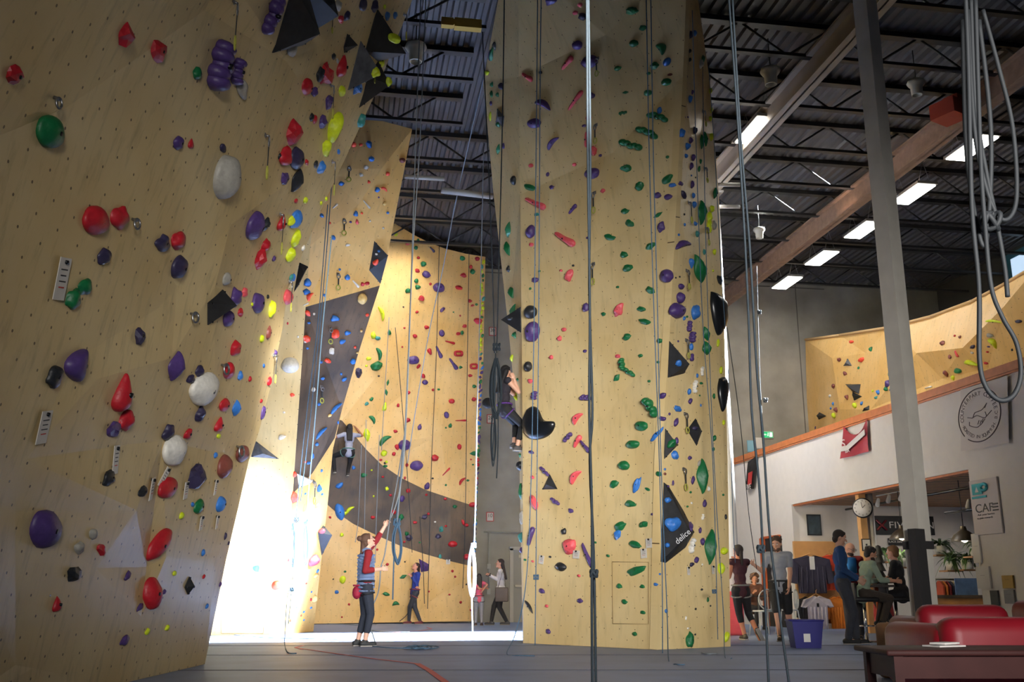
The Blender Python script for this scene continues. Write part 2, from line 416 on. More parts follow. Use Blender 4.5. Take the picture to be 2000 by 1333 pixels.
# dark door with an orange frame in the white wall; grey door in the back wall
a = onu(1497, 1150, UR); b = onu(1533, 1150, UR); zt = onu(1530, 1047, UR).z
dm = MB(); dm.box((UR - .02, (a.y + b.y) / 2, zt / 2), (.06, a.y - b.y, zt)); o = struct(dm.build('door_1', mat('door_dark', (22, 20, 20), .7)))
dm = MB(); dm.box((UR - .05, a.y - .06, zt / 2), (.06, .30, zt)); dm.box((UR - .05, (a.y + b.y) / 2, zt), (.06, a.y - b.y, .06)); dm.build('door_frame', mat('door_orange', (178, 84, 40), .5), parent=o)
a = onw(1001, 1150, WB); zt = onw(1001, 1075, WB).z
dm = MB(); dm.box((a.x + .55, WB - .03, zt / 2), (1.1, .06, zt)); o = struct(dm.build('door_2', mat('door_grey', (150, 148, 142), .5)))
dm = MB(); dm.box((a.x - .04, WB - .05, zt / 2), (.1, .1, zt + .08)); dm.box((a.x + .5, WB - .05, zt + .04), (1.2, .1, .1)); dm.build('door_frame', mat('door_frame_grey', (186, 182, 174), .5), parent=o)
dm = MB(); dm.box((a.x + .45, WB - .10, 1.0), (.8, .06, .06)); dm.box((a.x + .35, WB - .09, zt - .18), (.35, .05, .08)); dm.build('push_bar', mat('steel_bar', (190, 188, 184), .3, .8), parent=o)
# high window in the outer right wall, top right
a = onu(1968, 540, UX); b = onu(2030, 500, UX)
wm = MB(); y0 = a.y; z0 = a.z
wm.box((UX - .03, y0 - .9, z0 + .1), (.08, 1.8, 1.0)); o = struct(wm.build('window_1', mat('window_frame', (60, 110, 130), .4)))
wm = MB(); wm.box((UX - .09, y0 - 1.0, z0 + .1), (.03, 1.3, .6)); wm.build('pane', mat('sky_pane', (190, 215, 240), .3, emit=1.1), parent=o)

# ================================================================ CLIMBING WALLS
# --- left wall: its section leans further into the hall the higher it goes
def profx(z): return -3.56 + .1156 * z + .01565 * z * abs(z)
def lift_left(px, py, off=0.0):
    if isinstance(off, tuple): return at(px, py, off[0])
    r = ray(px, py); X = r.dot(RT); D = r.dot(FH); lo, hi = 1.0, 30.0
    f = lambda t: r.dot(RT) * t - (profx(CH + r.z * t) + off)
    # march from near to far for the first crossing
    t = 1.0; prev = f(t)
    while t < 40:
        t2 = t + .05; cur = f(t2)
        if (cur < 0) != (prev < 0): break
        prev = cur; t = t2
    for _ in range(30):
        m_ = (t + t2) / 2
        if (f(m_) < 0) == (prev < 0): t = m_
        else: t2 = m_
    return EYE + r * ((t + t2) / 2)
E = (12.1,)
edgeL = [(820, -60, E), (805, 0, E), (730, 190, E), (679, 300, E), (647, 367, E), (602, 469, E), (562, 565, E), (552, 640, E), (532, 740, E), (506, 843, E), (486, 900, E), (465, 994, E), (442, 1092, E), (400, 1298, E)]
bL = edgeL + [(250, 1333, 0), (-150, 1426, 0), (-150, 900, .05), (-150, 330, 0), (-150, -60, .22), (440, -60, .1)]
make_wall('L', 'climbing_wall', lift_left, bL,
  [(100, 1150, -.01), (560, 120, .03), (200, 400, .02), (420, 560, .05), (420, 1100, .04), (600, 330, .05), (240, 300, .01), (150, 700, .03), (420, 760, .08), (400, 950, .03)],
  [[(-150, 330, 0), (0, 265, 0), (130, 210, 0), (400, 20, 0), (440, -60, .1)],
   [(400, 20, 0), (372, 330, .03), (346, 559, -.02), (313, 600, .0)],
   [(450, 440, .05), (346, 559, -.02)], [(647, 367, E), (450, 440, .05), (372, 330, .03)],
   [(346, 559, -.02), (335, 700, .06), (318, 860, .0), (300, 1000, -.01), (286, 1108, -.02)],
   [(313, 600, .0), (191, 740, .05), (50, 897, 0), (30, 1000, -.03)],
   [(318, 860, 0), (266, 997, .05), (188, 1111, .01), (65, 1306, -.01)],
   [(325, 1088, .04), (276, 1205, .02), (220, 1340, 0)], [(325, 1088, .04), (318, 860, 0)],
   [(10, 300, .01), (20, 700, .04), (30, 1000, -.02), (30, 1300, -.02)]],
  ['ply_left'], thick=.15)
tag(WALLS['L']['obj'], 'big plywood climbing wall leaning in from the left with bolt holes', 'climbing wall')

# --- slab A: overhanging wall behind, pale left face and warm right face with a brown band
c_bot = at(547, 1240, 20.6)
def d4(d): return (d,)
def pl(t, pts):
    for (a_, xa), (b_, xb) in zip(pts[:-1], pts[1:]):
        if t <= b_: return xa + (xb - xa) * (t - a_) / (b_ - a_)
    return pts[-1][1]
def dA(px, py, o=0.0):
    xl = pl(py, [(200, 640), (330, 625), (600, 597), (1241, 547)]); xr = pl(py, [(252, 805), (498, 757), (558, 742), (690, 700), (880, 650), (1234, 612)])
    s = (px - xl) / (xr - xl); return (px, py, d4((20.6 - (1241 - py) * .0024) * (1 - s) + (22.3 - (1234 - py) * .0038) * s - o))
make_wall('A', 'climbing_wall', plane_lift(at(547, 1240, 20.6), at(597, 600, 19.3), at(612, 1234, 22.3)),
  [dA(640, 200), dA(700, 224), dA(805, 252), dA(757, 498), dA(742, 558), dA(700, 690), dA(668, 800), dA(650, 880), dA(640, 985), dA(612, 1234),
   dA(547, 1241), dA(572, 965), dA(597, 600), dA(606, 480), dA(625, 330)],
  [dA(700, 400, .06), dA(660, 470, .04), dA(610, 1060, .03)],
  [[dA(700, 224), dA(745, 330, .10), dA(757, 498)], [dA(606, 480), dA(700, 400, .06), dA(745, 330, .10)]],
  ['ply_warm', 'brown_paint'],
  paint=[([dA(597, 600), dA(742, 558), dA(700, 690), dA(668, 800), dA(654, 856), dA(610, 925), dA(572, 965)], 1)], thick=.25)
tag(WALLS['A']['obj'], 'warm plywood climbing wall with a dark brown band, behind the left wall', 'climbing wall')
make_wall('A2', 'climbing_wall', plane_lift(at(400, 1243, 20.3), at(547, 1241, 20.6), at(597, 600, 19.2)),
  [dA(625, 330), dA(606, 480), dA(597, 600), dA(572, 965), dA(547, 1241), (330, 1246, d4(20.1)), (330, 330, d4(17.9))],
  [], [[dA(606, 480), (500, 860, d4(19.62)), dA(547, 1241)]], ['ply'], thick=.2)
tag(WALLS['A2']['obj'], 'pale plywood climbing wall face lit by the low sun', 'climbing wall')
# service hatch outline in the sunlit face
def outline(key, pts, wpx, m, name, label=None, cat=None, lift=.006):
    mb_ = MB(); q = [hit(key, *p) for p in pts]
    for i in range(len(q)):
        a, b = q[i], q[(i + 1) % len(q)]
        A_ = a[0] + a[1] * lift; B_ = b[0] + b[1] * lift; mb_.tube([A_, B_], wpx / 2, 4)
    o = mb_.build(name, m)
    return tag(o, label, cat)
outline('A2', [(430, 1022), (527, 1022), (514, 1238), (432, 1238)], .014, mat('gap', (120, 100, 70), .8), 'hatch_seam', 'thin seam of a service hatch in the sunlit lower wall', 'hatch')

# --- wall B: tall back wall with a curved rim and a dark band sweeping across
la, lb_, lc = at(640, 1219, 27.6), at(932, 1214, 28.6), at(948, 502, 26.9)
def dB(px, py):  # depth of wall B: leans forward with height
    t = (1216 - py) / 760.0; s = (px - 640) / 300.0
    return (27.6 + s * 1.0) - (2.7 - s * 1.1) * max(t, 0) ** 1.25
def B(px, py, o=0.0): return (px, py, d4(dB(px, py) - o))
arcT = [B(640, 812), B(668, 822, .03), B(690, 848), B(715, 878, .03), B(745, 908), B(785, 935, .03), B(830, 957), B(880, 974, .03), B(929, 990)]
arcB = [B(926, 1108), B(880, 1097, .03), B(830, 1083), B(780, 1066, .03), B(735, 1046), B(690, 1024, .03), B(655, 1000), B(638, 985)]
make_wall('B', 'climbing_wall', lambda px, py, off=0.0: at(px, py, off[0]) if isinstance(off, tuple) else at(px, py, dB(px, py) - off),
  [B(750, 420), B(775, 439), B(810, 460), B(840, 475), B(870, 486), B(910, 496), B(948, 502), B(944, 700), B(936, 850), B(929, 990), B(926, 1108), B(924, 1214), B(560, 1220), B(600, 1000), B(640, 812), B(690, 650)],
  [B(830, 600, .07), B(890, 700, .08), B(800, 760, .0), B(860, 850, .07), B(740, 730, .05), B(760, 1150, .06), B(860, 1160, .0), B(700, 1120, .02), B(900, 560, .0)],
  [arcT, arcB, [B(840, 475), B(830, 600, .07), B(800, 760, .0), B(860, 850, .07)], [B(944, 700), B(890, 700, .08), B(860, 850, .07)], [B(775, 439), B(740, 730, .05)],
   [B(700, 1120, .02), B(670, 1218)], [B(700, 1120, .02), B(790, 1217)], [B(860, 1160), B(924, 1130)]],
  ['ply_warm', 'brown_paint'], paint=[(arcT + arcB, 1)], thick=.3)
tag(WALLS['B']['obj'], 'tall plywood back wall with curved rim and a sweeping dark brown band', 'climbing wall')

# --- central pillar, four faces folded from one shell
LF = [(1012, -80, 14.0), (1013, 150, 15.5), (1016, 380, 16.5), (1019, 650, 17.0), (1021, 900, 17.2), (1022, 1257, 17.1)]
RF = [(1343, -80, 12.9), (1334, 150, 13.9), (1322, 380, 14.6), (1308, 650, 15.0), (1291, 900, 15.2), (1283, 1270, 15.1)]
RS = [(1352, -80, 14.3), (1385, 150, 15.6), (1404, 380, 16.2), (1415, 650, 16.3), (1421, 900, 16.3), (1427, 1264, 16.1)]
LS = [(987, -80, 14.4), (944, 160, 16.7), (964, 380, 17.7), (994, 650, 18.1), (1014, 870, 17.9), (1021, 1258, 17.2)]
random.seed(5)
def at3(p): return at(p[0], p[1], p[2])
def lerp(a, b, t): return tuple(a[i] + (b[i] - a[i]) * t for i in range(3))
def face_wall(key, A_, B_, name, jit, cols, label):
    bd = [(p[0], p[1], d4(p[2])) for p in A_] + [(p[0], p[1], d4(p[2])) for p in B_[::-1]]
    inner = []
    for i in range(len(A_) - 1):
        for c in range(1, cols):
            t = c / cols + random.uniform(-.1, .1); s = random.uniform(.2, .8)
            a = lerp(A_[i], A_[i + 1], s); b = lerp(B_[i], B_[i + 1], s); q = lerp(a, b, t)
            inner.append((q[0], q[1], d4(q[2] - random.uniform(0, jit))))
    return make_wall(key, name, plane_lift(at3(A_[0]), at3(B_[0]), at3(A_[-1])), bd, inner, [], ['ply'], thick=.12)
face_wall('PF', LF, RF, 'pillar_front', .10, 2, '')
face_wall('PR', RF, RS, 'pillar_side', .08, 2, '')
face_wall('PL', LS, LF, 'pillar_edge', .03, 1, '')
root = thing('climbing_pillar', onz(1200, 1262), 'tall central plywood climbing pillar with faceted faces, narrower at the foot', 'climbing pillar')
bpy.context.view_layer.update()
for k, nm in (('PF', 'front_panel'), ('PR', 'side_panel'), ('PL', 'edge_panel')):
    o = WALLS[k]['obj']; o.name = nm; o.parent = root; o.matrix_parent_inverse = Matrix.Translation(-root.location)
bk = MB(); A3 = [at3(p) for p in LS]; C3 = [at3(p) for p in RS]
off = RT * .5 + FH * 1.2
ring = [[a, a + off, c + FH * 1.2 - RT * .3, c] for a, c in zip(A3, C3)]
vs = [v for r_ in ring for v in r_]; fs = []
for i in range(len(ring) - 1):
    for j in range(3): fs.append((i * 4 + j, (i + 1) * 4 + j, (i + 1) * 4 + j + 1, i * 4 + j + 1))
bk.add(vs, fs)
o = bk.build('back_panel', MATS['ply']); o.parent = root; o.matrix_parent_inverse = Matrix.Translation(-root.location)
outline('PF', [(1196, 1098), (1267, 1099), (1267, 1220), (1197, 1219)], .012, mat('gap2', (150, 125, 84), .8), 'hatch_seam', 'square service hatch seam low on the pillar front', 'hatch')

# --- balcony bouldering wall
def lift_u(px, py, off=0.0):
    return onu(px, py, UW - off)
make_wall('U', 'climbing_wall', lift_u,
  [(1573, 664, 0), (1640, 655, 0), (1735, 640, 0), (1820, 618, 0), (1900, 588, 0), (1960, 556, 0), (2030, 515, 0), (2030, 800, 0), (1580, 960, 0)],
  [(1625, 700, .25), (1690, 690, .05), (1790, 690, .3), (1855, 610, .05), (1880, 680, .45), (1930, 720, .1), (1960, 600, .4), (1700, 800, .35), (1600, 760, .05), (1840, 740, .05), (1640, 800, .3)],
  [[(1573, 664, 0), (1625, 700, .25), (1690, 690, .05), (1735, 640, 0)], [(1735, 640, 0), (1790, 690, .3), (1855, 610, .05), (1880, 680, .45)]],
  ['ply_warm'], thick=.15)
tag(WALLS['U']['obj'], 'yellow faceted bouldering wall above the balcony rail', 'climbing wall')
cr = MB()
for a, b in zip([(1573, 664), (1640, 655), (1735, 640), (1820, 618), (1900, 588), (1960, 556)], [(1640, 655), (1735, 640), (1820, 618), (1900, 588), (1960, 556), (2030, 515)]):
    cr.tube([onu(*a, UW - .03), onu(*b, UW - .03)], .04, 6)
o = WALLS['U']['obj']; c_ = cr.build('rim', mat('rim_wood', (196, 160, 110), .6), parent=o)

HOLD_DATA = """
L
33 148 38 28 15 r R;250 70 42 26 60 r R;313 100 40 26 75 r R;106 259 66 40 85 s G;387 144 24 14 70 b G;436 128 92 40 95 k U;467 140 48 24 100 k U;475 172 28 26 0 b L
351 280 28 16 80 b U;375 281 20 13 70 d R;437 290 16 14 0 b V;193 432 58 44 70 s R;238 425 44 28 30 b R;321 476 34 24 80 b V;352 471 34 28 70 b R;207 502 32 23 80 b V
354 524 46 26 75 s V;147 584 40 22 85 b G;169 562 32 24 30 b G;451 348 88 42 88 s L;158 714 66 44 35 c U;109 736 42 22 60 b D;275 656 26 22 0 r V;349 717 60 26 72 l U
375 741 18 16 30 b V;391 725 26 12 50 b V;406 762 66 56 80 s W;246 770 76 34 82 d R;250 822 42 26 65 b R;225 840 32 24 20 r U;394 808 30 16 60 b V;331 844 30 18 80 b V
369 848 22 14 75 b R;347 880 62 48 10 s W;441 792 26 22 40 s R;431 830 30 22 50 d R;428 853 10 10 0 t Y;422 890 12 8 80 t B;463 680 30 22 60 b R;450 724 32 24 60 b R
97 1036 64 50 0 s U;184 1044 18 15 0 s L;157 1070 20 16 0 b L;200 1073 18 18 0 r R;147 1123 26 24 0 r D;114 1181 30 16 70 d R;251 1125 16 14 0 b U;274 1187 14 13 0 b U
246 1251 20 16 40 b U;289 1235 13 10 0 b Y;328 1227 12 10 0 b Y;332 954 42 38 45 s R;315 1065 46 40 60 s R;303 1161 50 30 62 s R;322 1157 10 8 0 t U;342 1121 10 9 0 t Y
356 1008 14 10 80 t Y;281 961 22 16 80 b D;388 932 50 32 78 r V;391 990 28 20 80 s G;434 985 30 20 70 s B;377 986 9 7 0 t B;398 1080 14 7 80 t B;399 1127 9 6 80 t R
431 1142 10 6 80 t U;405 1185 10 7 80 t B;216 934 30 22 60 b D;443 912 44 32 15 s N;477 888 34 32 0 s N;441 1048 15 5 80 t V;447 1062 8 5 80 t V
536 30 78 26 70 k U;573 98 26 22 20 b L;663 10 20 14 80 b L;711 11 22 18 0 b V;734 12 24 14 75 b V;667 38 15 12 60 r R;679 32 20 11 80 b V;752 13 10 8 90 r Y
758 31 16 12 70 b B;773 30 14 9 80 b B;772 76 20 18 0 s Y;746 122 20 12 75 b Y;736 142 18 14 80 b Y;761 160 18 8 100 b Y;653 111 12 10 80 b D;660 119 8 7 0 t L
672 130 44 20 75 d R;640 148 40 24 70 r R;627 145 28 12 80 b D;603 171 32 23 80 s R;616 180 20 12 80 b U;670 179 20 17 30 s Y;700 172 27 16 70 r B;644 201 22 18 0 r U
610 229 16 9 80 b D;616 233 16 10 80 b R;632 239 26 14 80 r U;657 250 66 24 82 c Y;640 289 28 18 0 b Y;576 258 46 24 80 r R;708 236 28 13 85 b T;662 297 9 8 0 t B
561 305 40 22 80 b R;583 311 44 28 78 s V;548 306 13 8 80 t D;600 317 10 10 0 b R;618 322 14 10 0 b D;629 328 26 12 78 b B;558 350 24 16 80 r U;583 354 48 20 80 l D
579 393 10 9 0 t R;598 392 14 11 80 s Y;628 397 8 7 0 t Y;638 389 9 8 0 t Y;503 443 58 32 68 s U;521 440 26 13 80 b D;553 436 34 19 80 d R;571 432 22 15 60 b Y
581 430 38 25 75 s B;580 465 36 14 85 b Y;570 498 30 18 80 b Y;521 480 26 17 60 b R;511 508 40 22 80 r R;536 506 12 9 70 b U;445 546 26 18 80 s L;463 581 36 22 75 b U
480 571 20 14 60 b K;507 592 40 27 80 s U;524 580 9 7 0 t D;494 595 9 8 0 t Y;533 604 34 13 78 b Y;598 487 12 8 70 b W;449 622 34 23 72 s U;471 610 17 11 75 b R
471 735 18 12 50 b B;489 741 12 6 80 t R;526 650 26 8 68 b N;513 662 16 10 70 b Y;516 715 8 6 0 t B;539 690 12 6 80 t U;464 798 32 16 75 l B;511 784 9 6 80 t R
515 805 30 7 80 b U;527 745 18 7 80 b R;566 583 30 24 40 s K;570 542 14 9 70 b T;587 548 15 13 0 b B
PF
1074 3 20 14 0 b U;1132 10 10 8 0 t K;1123 26 10 8 0 t K;1137 34 15 14 0 b V;1233 22 22 14 0 r G;1255 55 13 10 0 b G;1126 90 18 16 0 s U;1236 86 17 13 0 s G
1106 124 27 18 45 p K;1148 122 30 25 0 s U;1289 97 24 20 -60 c G;1206 134 13 9 0 b G;1277 130 16 13 20 r G;1301 122 16 14 40 s B;1308 146 9 5 0 t N;1300 161 18 14 0 s G
1266 144 8 6 0 t G;1028 151 26 14 -40 p K;1055 142 7 7 0 t D;1221 181 13 6 0 l G;1265 182 15 12 0 b G;1122 197 40 15 50 p K;1153 188 14 13 0 b U;1059 206 36 18 -35 c U
1287 216 13 9 80 b B;1216 221 14 10 0 k G;1282 229 40 18 -25 k G;1041 242 25 19 -5 s U;1149 231 11 9 0 b K;1262 259 42 17 -32 k G;1230 283 42 20 -25 k G;1140 246 8 6 0 t U
1078 280 28 15 45 c U;1144 273 30 12 85 p K;1156 296 18 14 -60 b K;1036 324 9 8 0 t K;1121 322 8 7 0 t K;1153 339 26 22 0 s U;1222 329 22 14 0 r G;1172 304 7 6 0 t U
1303 307 7 7 0 t G;1069 341 8 7 60 t U;1077 366 9 8 0 b U;1035 367 24 11 -20 b G;1303 350 21 14 35 b G;1313 362 13 9 0 b B;1248 364 17 15 60 r G;1177 373 9 8 0 b K
1284 382 13 12 0 b U;1304 385 15 11 0 b U;1043 397 46 20 -32 p K;1117 409 22 12 50 p U;1048 419 10 8 0 r T;1220 413 15 11 0 b G;1284 420 20 8 32 l G;1229 437 17 12 -30 b G
1034 453 27 16 80 s U;1290 443 21 12 75 b U;1191 464 20 11 -15 b G;1101 467 46 22 -38 p K;1037 478 9 8 0 b K;1148 465 8 6 0 t U;1270 480 18 12 25 b G;1217 498 14 13 0 b G
1224 524 18 14 15 r G;1119 519 6 5 0 t D;1095 529 7 6 0 t K;1110 538 24 13 70 b K;1053 530 6 5 0 t G;1044 547 13 11 0 b U;1035 564 6 6 0 t G;1299 539 26 22 80 s U
1206 561 6 6 0 t G;1269 567 17 12 -30 b G;1143 600 18 11 80 b U;1207 605 28 15 62 b K;1252 604 15 10 -10 b G;1033 610 26 23 90 s D;1036 648 40 25 85 s U;1029 716 20 14 80 s D
1101 644 9 8 0 b K;1092 661 11 8 80 b K;1076 698 9 7 80 b K;1178 614 8 8 0 b G;1258 629 20 11 -10 b G;1223 658 17 12 20 b G;1142 686 9 7 0 r U;1206 696 10 9 0 r K
1250 695 8 7 0 t G;1288 666 10 10 0 b G;1285 708 6 6 0 t G;1213 712 24 14 95 k G;1226 726 26 13 -35 k G;1203 738 18 11 55 l G;1267 745 6 6 0 t G;1035 745 10 9 0 b K
1042 772 16 13 80 k U;1142 777 18 16 0 k U;1126 817 28 15 52 c K;1268 795 36 24 -60 k G;1293 773 13 12 30 b U;1293 818 12 10 0 b U;1250 832 22 19 0 s G;1107 854 22 12 50 k U
1126 862 28 13 62 p K;1141 872 27 14 -50 p U;1233 868 23 17 10 s G;1283 848 36 8 52 b B;1037 884 11 7 -10 b U;1216 909 19 18 0 s G;1063 921 22 10 -42 k U;1122 931 33 15 55 c K
1039 933 8 7 0 b K;1198 946 18 12 35 b G;1243 947 32 9 68 b B;1229 984 18 13 0 b G;1264 956 9 6 -20 t G;1041 982 26 15 -62 b K;1083 979 18 11 -30 k U;1114 998 10 9 0 b U
1154 951 8 6 90 t G;1211 1027 22 14 32 b G;1256 1024 18 11 25 b G;1204 1045 21 10 75 r B;1035 1047 38 13 76 p U;1100 1038 13 9 80 b D;1110 1067 30 20 60 b K;1240 1064 20 13 -10 b G
1145 1084 44 14 -66 p U;1187 1086 7 6 0 t G;1025 1094 6 5 0 t G;1040 1097 6 5 0 t K;1074 1088 6 5 0 t D;1093 1107 20 16 0 s D;1130 1125 7 6 0 t K;1242 1114 36 14 28 b G
1208 1145 10 10 0 b G;1254 1146 9 7 0 b G;1280 1142 8 7 0 b B;1219 1176 10 9 0 b G;1255 1197 9 7 0 b G;1239 1239 8 8 0 b G;1058 1155 11 9 -20 b U;1132 1174 10 9 0 b U
1067 1184 7 7 0 t K;1032 1185 25 9 -50 c D;1070 1234 9 9 0 b U;1286 926 11 10 0 b G;1274 1005 7 6 0 t U;1162 1060 6 5 0 t G
PR
1315 1022 30 26 20 b B;1305 977 13 11 0 b B;1304 1065 10 10 0 s B;1326 710 12 12 0 r B;1313 866 22 14 45 b G;1322 862 14 9 80 b U;1358 836 14 7 0 b V
1350 68 18 7 85 b V;1358 65 10 8 80 b B;1348 100 10 5 80 b D;1348 117 9 5 80 b D;1349 193 15 9 80 b B;1353 180 10 5 80 b U;1341 150 8 4 80 t D;1370 125 20 8 80 b W
1374 115 14 8 80 b G;1338 229 5 4 0 t U;1344 229 5 4 0 t U;1335 243 5 4 0 t D;1333 260 18 10 75 b B;1350 275 12 9 80 b U;1358 255 16 9 85 b V;1344 286 14 10 75 b B
1372 277 30 9 88 l G;1379 272 30 8 95 l G;1388 178 12 6 80 b Y;1390 215 12 5 80 b Y;1388 232 10 6 80 b Y;1397 266 14 8 85 b Y;1341 305 10 8 0 b B;1355 308 14 8 75 b U
1351 325 14 7 80 b U;1369 315 10 5 80 b G;1366 330 10 5 80 b G;1331 339 5 4 0 t B;1351 343 4 4 0 t B;1359 347 4 4 0 t D;1330 359 13 11 0 b U;1353 361 16 7 80 b U
1336 380 16 10 -70 b V;1355 382 12 6 85 b B;1357 400 12 9 80 b B;1337 419 5 5 0 t D;1373 415 48 17 88 l G;1398 378 24 9 80 l G;1392 408 14 8 80 b Y;1387 425 22 9 85 b Y
1386 442 28 9 85 b Y;1396 440 20 8 85 b L;1338 439 7 5 80 t B;1359 437 10 10 0 r B;1326 459 7 6 0 t B;1363 457 12 9 80 b T;1336 479 40 20 18 c U;1368 525 62 24 -75 l G
1352 515 20 12 -80 d B;1396 492 12 7 80 b Y;1376 492 10 7 80 b T;1320 543 5 5 0 t D;1328 541 5 4 0 t D;1332 560 14 12 0 s U;1331 582 22 14 80 s U;1406 547 18 8 -80 b D
1393 529 6 4 80 t Y;1326 607 34 30 0 s U;1360 610 28 17 80 b B;1337 622 9 6 60 t B;1342 619 6 5 0 t G;1347 637 20 11 80 k U;1353 658 20 14 80 k U;1351 677 14 8 80 b B
1352 698 16 9 80 b U;1325 667 5 5 0 t U;1381 652 30 14 -75 l G;1382 680 28 18 -80 l G;1362 734 9 5 80 t B;1370 749 8 5 0 t G;1358 755 24 11 80 k W;1372 725 18 8 80 k W
1347 765 12 8 85 b B;1349 784 11 9 60 b U;1325 799 18 11 -15 b B;1367 773 4 4 0 t G;1369 792 6 4 80 t B;1308 809 6 6 0 t U;1321 825 16 10 65 b U;1395 774 10 6 80 b G
1319 890 18 12 -65 b B;1348 895 9 8 0 b U;1396 856 12 8 80 b G;1394 878 8 5 80 t G;1403 670 16 6 80 b Y;1409 723 14 7 80 b Y;1414 825 10 6 80 b Y
1375 930 68 26 88 l G;1299 917 6 5 0 t B;1299 926 7 6 0 t N;1315 944 10 5 80 t U;1306 950 5 5 0 t U;1354 938 16 8 75 b U;1377 984 14 9 80 b U;1349 962 6 5 0 t G
1343 990 6 5 0 t G;1351 983 5 5 0 t W;1373 1010 10 8 70 k W;1368 1036 12 7 75 b U;1373 1058 13 10 75 b U;1352 1065 26 15 70 k W;1391 1067 66 28 82 l G;1416 1076 16 14 0 s Y
1410 1110 20 14 80 s Y;1361 1094 12 10 60 b U;1352 1103 10 8 0 b V;1372 1103 5 4 80 t W;1371 1152 6 5 0 t D;1383 1172 9 5 80 t G;1388 1184 4 4 0 t D;1359 1190 5 5 0 t D
1340 1208 8 4 80 t W;1344 1228 5 5 0 t W;1349 1250 28 16 82 b G;1358 1240 5 4 0 t D;1420 1244 18 12 60 s Y;1289 1122 5 5 0 t B;1302 1194 8 7 80 b B;1413 967 6 5 0 t G
1418 1010 10 5 85 t D;1385 955 10 7 80 b W;1366 905 12 7 60 b L;1350 1028 20 10 80 b U
PL
965 90 14 7 85 b D;959 107 22 8 80 b G;948 110 18 5 85 b U;950 143 12 9 0 b Y;960 165 9 6 80 b G;978 169 13 8 85 b V;959 184 11 6 85 b G;971 185 8 6 85 b G
958 202 8 5 85 t U;972 243 10 8 80 b G;957 228 16 5 85 b Y;982 285 12 6 -75 b U;972 292 18 9 80 l G;991 449 30 11 85 l G;989 486 30 12 -78 l G;992 525 12 7 85 b D
997 572 30 12 -80 l G;1000 608 28 14 75 l G;996 622 12 8 0 b D;1004 655 12 9 85 b G;1001 353 16 11 85 s D;1006 768 30 8 95 c Y;1010 742 8 7 0 b G;1010 826 10 7 80 b G;1013 910 18 10 85 s D
1016 960 30 7 88 b G;1018 1012 26 8 88 b L;1019 1050 20 8 85 b T;999 700 14 7 80 b Y;1015 890 10 8 0 b G;1017 1075 12 6 85 b U
A
734 513 15 10 50 b O;740 491 7 6 0 b B;735 497 6 5 0 b W;630 1037 11 10 0 s K
691 283 11 11 0 s O;705 283 8 6 0 t O;721 282 16 11 -60 r B;726 311 12 11 0 s B;787 314 12 10 0 s N;716 327 10 9 0 b W;706 342 8 8 0 b W;758 340 8 8 0 b O
721 356 7 7 0 b O;668 359 11 9 0 b B;738 371 10 10 0 b B;751 370 13 9 -30 c O;740 386 4 4 0 t U;752 398 9 7 80 b C;655 403 15 8 45 p W;717 400 20 7 -50 p W
758 416 6 6 0 t B;629 421 9 8 90 b B;696 418 11 9 80 b B;707 417 5 5 0 t O;685 434 6 5 0 t U;698 434 10 6 90 b K;723 432 5 5 0 t W;644 436 6 6 0 t O
749 446 5 5 0 t W;652 465 10 8 -60 b B;680 479 9 6 0 b W;664 527 6 5 90 t B;679 542 11 9 90 b B;696 555 18 9 -50 p W;709 556 8 8 0 b R;718 554 9 7 20 b R
592 551 16 14 90 b B;590 570 14 12 0 b B;607 580 19 12 60 c O;592 594 12 6 25 p W;634 577 7 5 90 t B;710 585 20 17 90 s C;602 613 12 9 -60 b O;604 631 6 5 0 t B
614 614 6 5 90 t W;600 663 16 12 -60 r O;655 623 14 12 0 b B;718 616 7 7 0 b O;657 654 18 15 90 s O;680 651 11 9 0 b B;670 668 13 10 20 b B;706 647 6 5 90 t C
694 679 6 6 0 t O;601 681 6 5 0 t B;701 691 5 5 0 t C;649 687 13 9 90 r W;691 707 12 10 90 s B;641 706 12 9 -20 r O;628 708 6 6 0 t B;597 668 6 5 0 t W
631 740 7 7 0 b B;667 731 6 5 90 t B;673 742 11 7 35 b B;613 761 9 6 90 b W;624 790 7 6 90 t B;658 798 28 10 48 c B;645 812 8 6 30 b C;661 826 6 4 90 t B
629 846 28 9 50 c B;620 868 8 5 90 b B;611 892 12 5 80 b B;604 905 8 6 0 b B;597 903 6 5 0 t O;577 927 12 6 90 b O;577 972 24 11 90 b O;625 954 14 8 90 b B
630 966 6 5 0 t B;597 965 5 5 0 t B;629 920 7 4 90 t B;621 987 10 8 0 b C;616 1096 24 22 0 s K;566 1094 8 6 90 t K;621 1116 7 5 60 t B;618 1126 12 9 0 b C
599 1140 5 4 0 t R;609 1157 5 4 0 t B;608 1172 6 4 90 t R;616 1170 15 9 80 b C;580 1187 5 4 0 t B;594 1196 6 5 0 t B;608 1188 6 5 0 t B;589 1203 5 5 0 t O
594 1212 5 4 0 t B;568 1212 6 5 90 t O;596 1058 8 6 90 t R
A2
541 1144 20 18 0 s O;501 1111 16 13 -70 b T;568 714 34 32 0 s W;571 772 9 8 0 b O;582 658 6 5 90 t W;551 854 15 10 15 b W;555 806 6 5 0 t W;562 632 6 4 90 t R;480 1115 3 3 0 t U
B
774 458 8 8 0 b Y;797 475 9 9 0 b K;817 472 11 7 80 b G;813 484 8 7 80 b G;845 488 14 8 -45 p V;818 504 7 7 0 b R;828 516 11 10 0 b G;904 505 11 10 0 b G
933 506 10 8 0 b R;920 521 8 6 80 b R;924 531 10 10 0 s G;816 529 10 9 -30 r R;834 536 16 14 -20 s U;906 538 14 8 -10 r R;814 549 10 8 80 b G;817 561 10 9 0 b G
